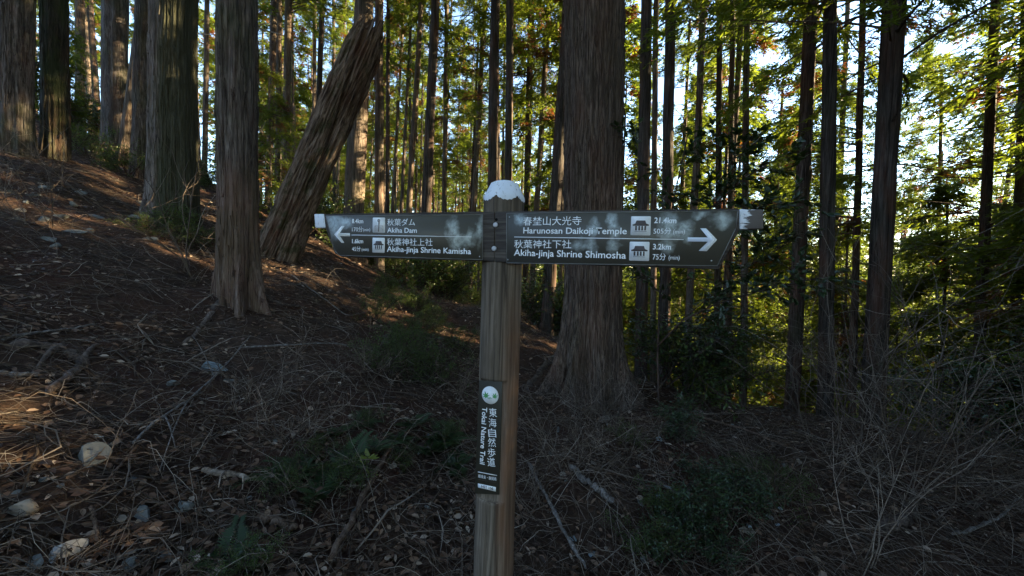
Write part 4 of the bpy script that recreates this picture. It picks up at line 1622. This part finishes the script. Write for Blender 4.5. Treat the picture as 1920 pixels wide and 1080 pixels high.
# ------------------------------------------------------------------ stones
def stone(px, py, w, h, mt, label, group=None, seed=0, flat=.5):
    p_ = on_ground(px, py)
    g = np.random.default_rng(seed)
    ppm = F / p_.y
    a_, b_ = w / ppm / 2, h / ppm
    import bmesh
    bm = bmesh.new()
    bmesh.ops.create_icosphere(bm, subdivisions=3, radius=1)
    co = np.array([v.co[:] for v in bm.verts])
    # facet by cutting with random planes, then roughen
    for k in range(9):
        nrm = sample_dirs(1, g)[0]
        dd = g.uniform(.35, .75)
        over = co @ nrm - dd
        co = co - np.clip(over, 0, None)[:, None] * nrm
    co = co * (1 + .06 * noise3(co[:, 0] * 3, co[:, 1] * 3, co[:, 2] * 3, seed))[:, None]
    co = co * np.array([a_ * 1.25, max(a_, b_) * .8, b_ * .75])
    for v, c in zip(bm.verts, co):
        v.co = c
    me = bpy.data.meshes.new('stone')
    bm.to_mesh(me)
    bm.free()
    me.materials.append(M[mt])
    o = link('stone', me, None, (p_.x, p_.y, p_.z + b_ * .02), (U(-.15, .15), U(-.2, .2), U(-.5, .5)))
    tag(o, label, 'stone', group)


ST = [
    (400, 694, 44, 22, 'stone_blue', 'bluish angular stone on the middle of the left slope'),
    (165, 862, 80, 34, 'stone_grey', 'largest flat grey stone low on the left slope'),
    (35, 964, 52, 30, 'stone_tan', 'tan stone at the left edge in a patch of sun'),
    (130, 1045, 36, 36, 'stone_white', 'whitish upright stone near the bottom left corner'),
    (100, 1055, 26, 14, 'stone_white', 'small pale flat stone beside the whitish upright one'),
    (250, 1062, 36, 24, 'stone_grey', 'grey green wedge shaped stone at the bottom left'),
    (268, 968, 40, 26, 'stone_grey', 'brownish grey stone under the gnarled pale branch'),
    (345, 950, 28, 20, 'stone_grey', 'greenish round stone right of the brownish grey one'),
    (310, 1050, 26, 14, 'stone_white', 'small white stone right of the wedge shaped one'),
    (325, 722, 32, 14, 'stone_grey', 'half buried stone left below the bluish stone'),
    (428, 718, 18, 12, 'stone_grey', 'small round stone right below the bluish stone'),
    (60, 1070, 50, 18, 'stone_grey', 'low grey stone in the bottom left corner'),
    (225, 980, 36, 10, 'stone_tan', 'flat reddish tan stone in the sun patch'),
    (1375, 1045, 20, 14, 'stone_tan', 'small pale stone at the right of the dark ferns'),
    (1400, 1000, 26, 14, 'stone_tan', 'brownish stone on the reddish litter at the lower right'),
    (1135, 790, 22, 12, 'stone_tan', 'small tan stone below the massive cedar'),
]
for i, (px, py, w, h, mt, lab) in enumerate(ST):
    stone(px, py, w, h, mt, lab, None, 300 + i)
g = np.random.default_rng(8)
for i in range(18):
    px, py = g.uniform(10, 290), g.uniform(352, 470)
    stone(px, py + (px - 150) * .1, g.uniform(10, 34), g.uniform(6, 15), ['stone_grey', 'stone_grey', 'stone_tan', 'stone_grey'][i % 4],
          'rubble stone on the bank above the left slope', 'rubble stones on the left bank', 400 + i)
for i in range(60):
    px, py = g.uniform(10, 1500), g.uniform(780, 1070)
    if 860 < px < 1000:
        continue
    stone(px, py, g.uniform(6, 20), g.uniform(5, 12), ['stone_grey', 'stone_grey', 'stone_tan', 'stone_blue'][i % 4],
          'pebble sized stone lying in the dark leaf litter', 'small stones in the leaf litter', 500 + i)

# ------------------------------------------------------------------ the signpost
SY = 1.40
YAW = R(-19.0)
LEANX = R(1.1)
centre = P(943, 448, SY)
SM = Matrix.Translation(centre) @ (Matrix.Rotation(YAW, 4, 'Z') @ Matrix.Rotation(LEANX, 4, 'Y'))
SMI = SM.inverted()
post = empty('signpost', (0, 0, 0))
post.matrix_world = SM
tag(post, 'round wooden trail signpost with two lettered arms and a white painted top', 'signpost')
PR = .073
BF = -.077        # local y of the front of the boards


def B(px, py, yl=BF - .008):
    """photo pixel -> (u, v) on the plane y = yl of the sign's own frame"""
    o = SMI @ CAMP
    d = SMI.to_3x3() @ ray(px, py)
    t = (yl - o.y) / d.y
    h = o + d * t
    return h.x, h.z


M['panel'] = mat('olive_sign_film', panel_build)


def prism(mb, poly, y0, y1, m=0):
    """polygon in (u, v) extruded from y0 (front) to y1 (back)"""
    n = len(poly)
    f = np.array([[a, y0, b] for a, b in poly] + [[a, y1, b] for a, b in poly])
    mb.v.append(f)
    base = mb.n
    mb.g.append((np.arange(n)[None] + base, m))
    mb.g.append((np.arange(2 * n - 1, n - 1, -1)[None] + base, m))
    i = np.arange(n)
    j = (i + 1) % n
    mb.g.append((np.stack([j, i, i + n, j + n], -1) + base, m))
    mb.n += 2 * n


def part(name, poly, y0, y1, mt, parent, label=None, bevel=0):
    mb = MB()
    prism(mb, poly, y0, y1)
    o = link(name, mb.mesh(name, [M[mt]]), parent)
    if bevel:
        md = o.modifiers.new('bevel', 'BEVEL')
        md.width = bevel
        md.segments = 2
    if label:
        o['label'] = label
    return o


# post body: turned log with a flat cut for the label and chamfered top
ztop = B(945, 337, -.05)[1] + .0
zcham = ztop - .055
zl1 = B(923, 712, -.06)[1]
zl0 = B(912, 938, -.06)[1]
rows_z = list(np.arange(-2.0, zl0 - .012, .012)) + [zl0 - .008, zl0, zl0 + .0015] + list(np.arange(zl0 + .01, zl1 - .006, .012)) + [zl1 - .0015, zl1, zl1 + .008] + list(np.arange(zl1 + .018, zcham, .012)) + [zcham]
rows_z = np.array(rows_z)
nseg = 96
th = np.arange(nseg) * 2 * math.pi / nseg
Z, TH = np.meshgrid(rows_z, th, indexing='ij')
rr = PR * (1 + .012 * noise3(np.cos(TH) * 2, np.sin(TH) * 2, Z * 2, 5)) + .0009 * noise3(np.cos(TH) * 26, np.sin(TH) * 26, Z * 2.5, 6)
rr = rr * (1 + .03 * np.clip(-Z - .2, 0, 2))
X, Yy = rr * np.cos(TH), rr * np.sin(TH)
# drying crack up the front
ck = np.exp(-((TH - R(268) - .02 * np.sin(Z * 9)) / .022) ** 2)
X, Yy = X * (1 - .07 * ck), Yy * (1 - .07 * ck)
inn = (Z > zl0 + .0005) & (Z < zl1 - .0005)
Yy = np.where(inn & (Yy < -.052), -.052 + 0 * Yy, Yy)
# rounded top
cap_rows = 8
tt = np.linspace(0, 1, cap_rows)[1:]
ringX, ringY, ringZ = X[-1], Yy[-1], Z[-1]
ext = []
for t in tt:
    if t < .7:
        f, zz = 1 - .36 * (t / .7), zcham + .050 * (t / .7)
    else:
        f, zz = .64 * (1 - (t - .7) / .3) + .001, zcham + .050 + .006 * ((t - .7) / .3)
    ext.append(np.stack([ringX * f, ringY * f, zz + 0 * ringX], -1))
V = np.concatenate([np.stack([X, Yy, Z], -1), np.stack(ext)], 0)
nr = V.shape[0]
idx = np.arange(nr * nseg).reshape(nr, nseg)
a, b = idx[:-1], idx[1:]
mb = MB()
mb.add(V.reshape(-1, 3), np.stack([a, np.roll(a, -1, 1), np.roll(b, -1, 1), b], -1).reshape(-1, 4))
link('post', mb.mesh('post', [M['post']], True), post)

# white painted top: a thin coat over the chamfer with a scalloped lower edge
def scallop(t):
    per = 2 * math.pi / 6.0
    ph = ((t - R(268)) % per) / per
    return zcham + .004 - .020 * math.sin(ph * math.pi) ** .6 + .0016 * math.sin(t * 31)


k = 12
rows = []
for i in range(k):
    f = i / (k - 1)
    pts = []
    for j, t in enumerate(th):
        lo = scallop(t)
        zz = lo + (ztop - lo) * min(1, f * 1.15)
        if zz <= zcham:
            fr = 1.0
        else:
            fr = 1 - .36 * min(1, (zz - zcham) / .050)
        if f * 1.15 > 1:
            fr = .64 * (1 - (f * 1.15 - 1) / .15) + .001
            zz = ztop + .003
        r_ = math.hypot(ringX[j], ringY[j]) * fr + .0022
        pts.append([math.cos(t) * r_, math.sin(t) * r_, zz])
    rows.append(pts)
V = np.array(rows)
idx = np.arange(k * nseg).reshape(k, nseg)
a, b = idx[:-1], idx[1:]
mb = MB()
mb.add(V.reshape(-1, 3), np.stack([a, np.roll(a, -1, 1), np.roll(b, -1, 1), b], -1).reshape(-1, 4))
o = link('painted_cap', mb.mesh('painted_cap', [M['white_paint']]), post)
o['label'] = 'white painted top with a scalloped edge'


def px_poly(pts, yl):
    return [B(a_, b_, yl) for a_, b_ in pts]


# arms
yb0, yb1 = BF, BF + .040
arm_l = px_poly([(607, 401), (927, 396.5), (927, 491), (905, 489.5), (640, 482), (628, 476), (610, 428)][::-1], yb0)
arm_r = px_poly([(928, 396.5), (1386, 391), (1386, 432), (1350, 503), (1345, 505), (928, 491.5)][::-1], yb0)
AL = part('arm_board', arm_l, yb0, yb1, 'board', post, 'left pointing arm', .003)
AR = part('arm_board', arm_r, yb0, yb1, 'board', post, 'right pointing arm', .003)
part('arm_tip', px_poly([(588, 401), (606.5, 401), (609.5, 427), (590, 427)][::-1], yb0), yb0 + .002, yb1 - .002, 'white_paint', AL, 'white painted tip', .003)
part('arm_tip', px_poly([(1386.5, 391.5), (1432, 392.5), (1433, 429), (1386.5, 430)][::-1], yb0), yb0 + .002, yb1 - .002, 'peeling_paint', AR, 'bare grey tip with peeling white paint', .004)
# panels with a raised rim
yp0, yp1 = BF - .004, BF - .0005
pan_l = [(611, 404.5), (905, 402.5), (905, 487), (636, 479), (628, 470)]
pan_r = [(950, 400), (1384, 395), (1379, 429), (1345, 498.5), (950, 493)]
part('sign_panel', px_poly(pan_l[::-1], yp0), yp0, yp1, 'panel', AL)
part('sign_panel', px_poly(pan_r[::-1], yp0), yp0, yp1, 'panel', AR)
for pan, arm in ((pan_l, AL), (pan_r, AR)):
    mb = MB()
    n = len(pan)
    for i in range(n):
        a_ = Vector(B(*pan[i], yp0))
        b_ = Vector(B(*pan[(i + 1) % n], yp0))
        dr = (b_ - a_).normalized()
        nr_ = Vector((-dr.y, dr.x)) * .0012
        prism(mb, [tuple(a_ - nr_), tuple(b_ - nr_), tuple(b_ + nr_), tuple(a_ + nr_)][::-1], yp0 - .0006 - .00002 * i, yp0 + .0002)
    o = link('panel_rim', mb.mesh('panel_rim', [M['edge']]), arm)
yt = yp0 - .0009


def text(body, p0, p1, hpx, parent, name='lettering', mt='letter', yl=None, extrude=0.0002, bold=0.0):
    """text whose baseline runs from photo pixel p0 to p1 on the board plane; hpx = cap height in pixels"""
    yl = yt if yl is None else yl
    cu = bpy.data.curves.new('tmp', 'FONT')
    cu.body = body
    cu.offset = bold
    cu.resolution_u = 3
    t = bpy.data.objects.new('tmp', cu)
    col.objects.link(t)
    bpy.context.view_layer.update()
    me = bpy.data.meshes.new_from_object(t.evaluated_get(bpy.context.evaluated_depsgraph_get()))
    bpy.data.objects.remove(t)
    n = len(me.vertices)
    co = np.empty(n * 3, np.float32)
    me.vertices.foreach_get('co', co)
    co = co.reshape(-1, 3)
    x0, x1 = co[:, 0].min(), co[:, 0].max()
    A = Vector(B(*p0, yl))
    E = Vector(B(*p1, yl))
    mid = ((p0[0] + p1[0]) / 2, (p0[1] + p1[1]) / 2)
    hh = (Vector(B(mid[0], mid[1] - hpx, yl)) - Vector(B(*mid, yl))).length
    ymax = co[:, 1].max()
    dr = E - A
    Ld = dr.length
    dr.normalize()
    up = Vector((-dr.y, dr.x))
    sx = Ld / (x1 - x0)
    capy = ymax
    sy = hh / capy
    out = np.zeros((n, 3), np.float32)
    out[:, 0] = A.x + (co[:, 0] - x0) * sx * dr.x + co[:, 1] * sy * up.x
    out[:, 2] = A.y + (co[:, 0] - x0) * sx * dr.y + co[:, 1] * sy * up.y
    out[:, 1] = yl
    me.vertices.foreach_set('co', out.ravel())
    me.materials.clear()
    me.materials.append(M[mt])
    me.name = name
    me.update()
    return link(name, me, parent)


def rrect(p_tl, p_tr, p_br, p_bl, yl, r=.0035, n=4):
    c = [Vector(B(*p, yl)) for p in (p_tl, p_tr, p_br, p_bl)]
    out = []
    for i in range(4):
        prv, cur, nxt = c[i - 1], c[i], c[(i + 1) % 4]
        d1 = (prv - cur).normalized() * r
        d2 = (nxt - cur).normalized() * r
        for k in range(n + 1):
            t = k / n
            out.append(tuple(cur + d1 * (1 - t) ** 2 + d2 * t ** 2))
    return out[::-1]


# left arm
text('8.4km', (660, 418.5), (681, 418.5), 8, AL, bold=.018)
text('170分', (660, 434), (680, 434), 9, AL)
text('(min)', (681, 433.5), (694, 433.5), 6, AL)
text('1.6km', (660, 456), (681, 456), 8, AL, bold=.018)
text('45分', (660, 470.5), (676, 470.5), 9, AL)
text('(min)', (678, 470.5), (691, 470.5), 6, AL)
text('秋葉ダム', (726, 422), (778, 422), 12, AL)
text('Akiha Dam', (726, 435.8), (781.5, 436.5), 9, AL, bold=.012)
text('秋葉神社上社', (725.5, 459), (811, 460), 12.5, AL)
text('Akiha-jinja Shrine Kamisha', (725.5, 471.5), (883, 476.5), 10.4, AL, bold=.012)
part('divider_line', px_poly([(659, 440), (884, 443.5), (884, 444.7), (659, 441.2)][::-1], yt), yt, yt + .0005, 'letter', AL)
ar = [(626.5, 439.5), (640, 424.2), (645.5, 424.2), (637, 436.8), (656, 437.2), (656, 443.2), (637.5, 442.6), (645.5, 455.6), (640, 455.2)]
part('arrow', px_poly(ar[::-1], yt), yt, yt + .0005, 'letter', AL)


def pictogram(parent, tl, tr, br, bl, kind):
    o = part('pictogram', rrect(tl, tr, br, bl, yt), yt, yt + .0004, 'letter', parent)
    yq = yt - .0003
    def S(u, v):
        a_ = Vector(tl) * (1 - u) * (1 - v) + Vector(tr) * u * (1 - v) + Vector(br) * u * v + Vector(bl) * (1 - u) * v
        return tuple(a_)
    mb = MB()
    def pol(pts):
        prism(mb, px_poly([S(*p_) for p_ in pts][::-1], yq), yq, yq + .0002)
    if kind == 'temple':
        pol([(.28, .22), (.72, .22), (.78, .38), (.92, .44), (.90, .50), (.80, .50), (.20, .50), (.10, .50), (.08, .44), (.22, .38)])
        for u in (.22, .38, .53, .68):
            pol([(u, .51), (u + .09, .51), (u + .09, .74), (u, .74)])
        pol([(.20, .78), (.80, .78), (.80, .80), (.20, .80)])
    else:
        pol([(.18, .54), (.84, .54), (.84, .56), (.18, .56)])
        pol([(.18, .56), (.21, .56), (.21, .93), (.18, .93)])
        pol([(.81, .56), (.84, .56), (.84, .93), (.81, .93)])
        pol([(.46, .30), (.56, .28), (.54, .53), (.46, .53)])
        pol([(.46, .57), (.54, .57), (.52, .93), (.45, .93)])
        pol([(.36, .13), (.41, .13), (.44, .24), (.54, .22), (.55, .12), (.60, .13), (.57, .27), (.46, .29), (.40, .28)])
        pol([(.43, .10), (.52, .10), (.53, .17), (.48, .20), (.43, .17)])
        for u in (.29, .38, .60, .70):
            pol([(u, .60), (u + .012, .60), (u + .012, .92), (u, .92)])
    # kept as a sub-part level mesh beside its square plate
    link('pictogram_figure', mb.mesh('pictogram_figure', [M['pict_dark']]), parent)


pictogram(AL, (699, 408), (722, 408), (722, 436.5), (698.5, 436), 'dam')
pictogram(AL, (698.5, 445.5), (721.5, 446), (721, 474), (698, 473.5), 'temple')
# right arm
text('春埜山大光寺', (981, 421.5), (1090, 420.5), 15, AR)
text('Harunosan Daikoji Temple', (981, 437.5), (1175, 439), 11.5, AR, bold=.012)
text('秋葉神社下社', (964, 464), (1071, 464.5), 14.5, AR)
text('Akiha-jinja Shrine Shimosha', (963.5, 479), (1173.5, 485), 12.5, AR, bold=.012)
text('21.4km', (1226.5, 418), (1268, 418.5), 10.5, AR, bold=.018)
text('505分', (1225, 438), (1258, 438), 11, AR)
text('(min)', (1262, 438), (1284, 438), 8, AR)
text('3.2km', (1224, 467.5), (1258, 467.8), 10.5, AR, bold=.018)
text('75分', (1223.5, 486.5), (1248, 487), 12, AR)
text('(min)', (1253.5, 486.5), (1274, 487), 8, AR)
part('divider_line', px_poly([(964, 443.6), (1282, 448.3), (1282, 449.8), (964, 445)][::-1], yt), yt, yt + .0005, 'letter', AR)
ar = [(1344.5, 449.5), (1325, 471), (1310, 470.2), (1327, 453.3), (1289.5, 452.8), (1289.5, 445), (1327, 445.3), (1313, 428.2), (1324, 428.2)]
part('arrow', px_poly(ar, yt)[::1] if False else px_poly(ar[::-1], yt), yt, yt + .0005, 'letter', AR)
pictogram(AR, (1183.5, 405.5), (1220.5, 405.5), (1219.5, 441.5), (1182.3, 441), 'temple')
pictogram(AR, (1180.8, 453), (1218, 453.5), (1217, 489.5), (1179.3, 488.5), 'temple')


def disc(cx, cy, r, y0, y1, name, mt, parent, n=24, dome=0.0):
    c = Vector(B(cx, cy, y0))
    mb = MB()
    t = np.arange(n) * 2 * math.pi / n
    prism(mb, [(c.x + r * math.cos(q_), c.y + r * math.sin(q_)) for q_ in t], y0, y1)
    o = link(name, mb.mesh(name, [M[mt]]), parent)
    if dome:
        md = o.modifiers.new('bevel', 'BEVEL')
        md.width = dome
        md.segments = 3
    return o


disc(928.3, 421.5, .0088, BF - .007, BF, 'bolt', 'bolt', post, dome=.003)
disc(925.7, 466, .0088, BF - .007, BF, 'bolt', 'bolt', post, dome=.003)
disc(930.5, 411.5, .0045, BF - .0012, BF, 'screw_hole', 'hole', post)
for (px, py), arm in (((615, 409), AL), ((899, 481), AL), ((955, 407), AR), ((952, 487), AR), ((1334, 489), AR)):
    disc(px, py, .0022, yp0 - .0015, yp0, 'screw', 'bolt', arm, n=10)

# label plate on the flat cut
yn = -.052
ylp = yn - .003
LPt = px_poly([(898, 713.5), (942, 715), (936, 928), (890, 925.5)][::-1], ylp)
lab = part('label_plate', LPt, ylp, yn - .0002, 'label_panel', post, 'narrow dark plate with vertical lettering', .001)
yq = ylp - .0006
ce = Vector(B(919, 741, yq))
rad = (Vector(B(934.5, 741, yq)) - Vector(B(903.5, 741, yq))).length / 2
mb = MB()
t = np.arange(32) * 2 * math.pi / 32
prism(mb, [(ce.x + rad * math.cos(q_), ce.y + rad * math.sin(q_)) for q_ in t], yq, yq + .0004)
link('emblem', mb.mesh('emblem', [M['letter']]), lab)


def maple(cx, cy, s, rot, mt):
    c = Vector(B(cx, cy, yq - .0003))
    pts = []
    for kk in range(7):
        a0 = rot + (kk - 3) * R(46)
        ll = s * (1.0 - .13 * abs(kk - 3))
        pts.append((c.x + .33 * s * math.sin(a0 - R(23)), c.y + .33 * s * math.cos(a0 - R(23))))
        pts.append((c.x + ll * .6 * math.sin(a0 - R(13)), c.y + ll * .6 * math.cos(a0 - R(13))))
        pts.append((c.x + ll * math.sin(a0), c.y + ll * math.cos(a0)))
        pts.append((c.x + ll * .6 * math.sin(a0 + R(13)), c.y + ll * .6 * math.cos(a0 + R(13))))
    mb_ = MB()
    n_ = len(pts)
    vv = np.array([[c.x, yq - .0003, c.y]] + [[a_, yq - .0003, b_] for a_, b_ in pts])
    ii = np.arange(n_)
    mb_.add(vv, np.stack([0 * ii, ii + 1, (ii + 1) % n_ + 1], -1))
    link('emblem_leaf', mb_.mesh('emblem_leaf', [M[mt]]), lab)


maple(911.5, 742.5, .0185, R(-18), 'green_ink')
maple(927.3, 744, .0165, R(18), 'green_ink')
part('emblem_wave', px_poly([(913, 747), (919, 744), (923, 747.5), (918, 748.5)][::-1], yq - .0003), yq - .0003, yq - .0001, 'pale_green_ink', lab)
# Japanese name, upright characters one under another
chars = '東海自然歩道'
ys = [773, 792, 811, 829, 848, 866]
xs = [924.7, 924, 923.4, 922.8, 922.3, 921.8]
for ch, cy, cx in zip(chars, ys, xs):
    text(ch, (cx - 7.2, cy + 7), (cx + 7.2, cy + 7.8), 15.0, lab, yl=yq)
# English name, rotated a quarter turn clockwise
text('Tokai Nature Trail', (904.5, 763), (899.8, 869.5), -9.5 if False else 9.5, lab, yl=yq, bold=.014)
part('divider_line', px_poly([(896, 884.2), (932, 891), (932, 892.3), (896, 885.5)][::-1], yq), yq, yq + .0004, 'letter', lab)
text('環境省・静岡県', (896.5, 895), (931, 901.5), 6, lab, yl=yq)
part('fine_print', px_poly([(896.5, 898.4), (930, 905), (930, 905.5), (896.5, 898.9)][::-1], yq), yq, yq + .0004, 'pict_dark', lab)
part('number_plate', px_poly([(896, 906.5), (930, 913.5), (929.5, 921.5), (896, 914)][::-1], yq), yq, yq + .0004, 'letter', lab)
text('HST 106', (902.5, 914), (924.5, 918.7), 5, lab, yl=yq - .0003, mt='pict_dark', bold=.02)
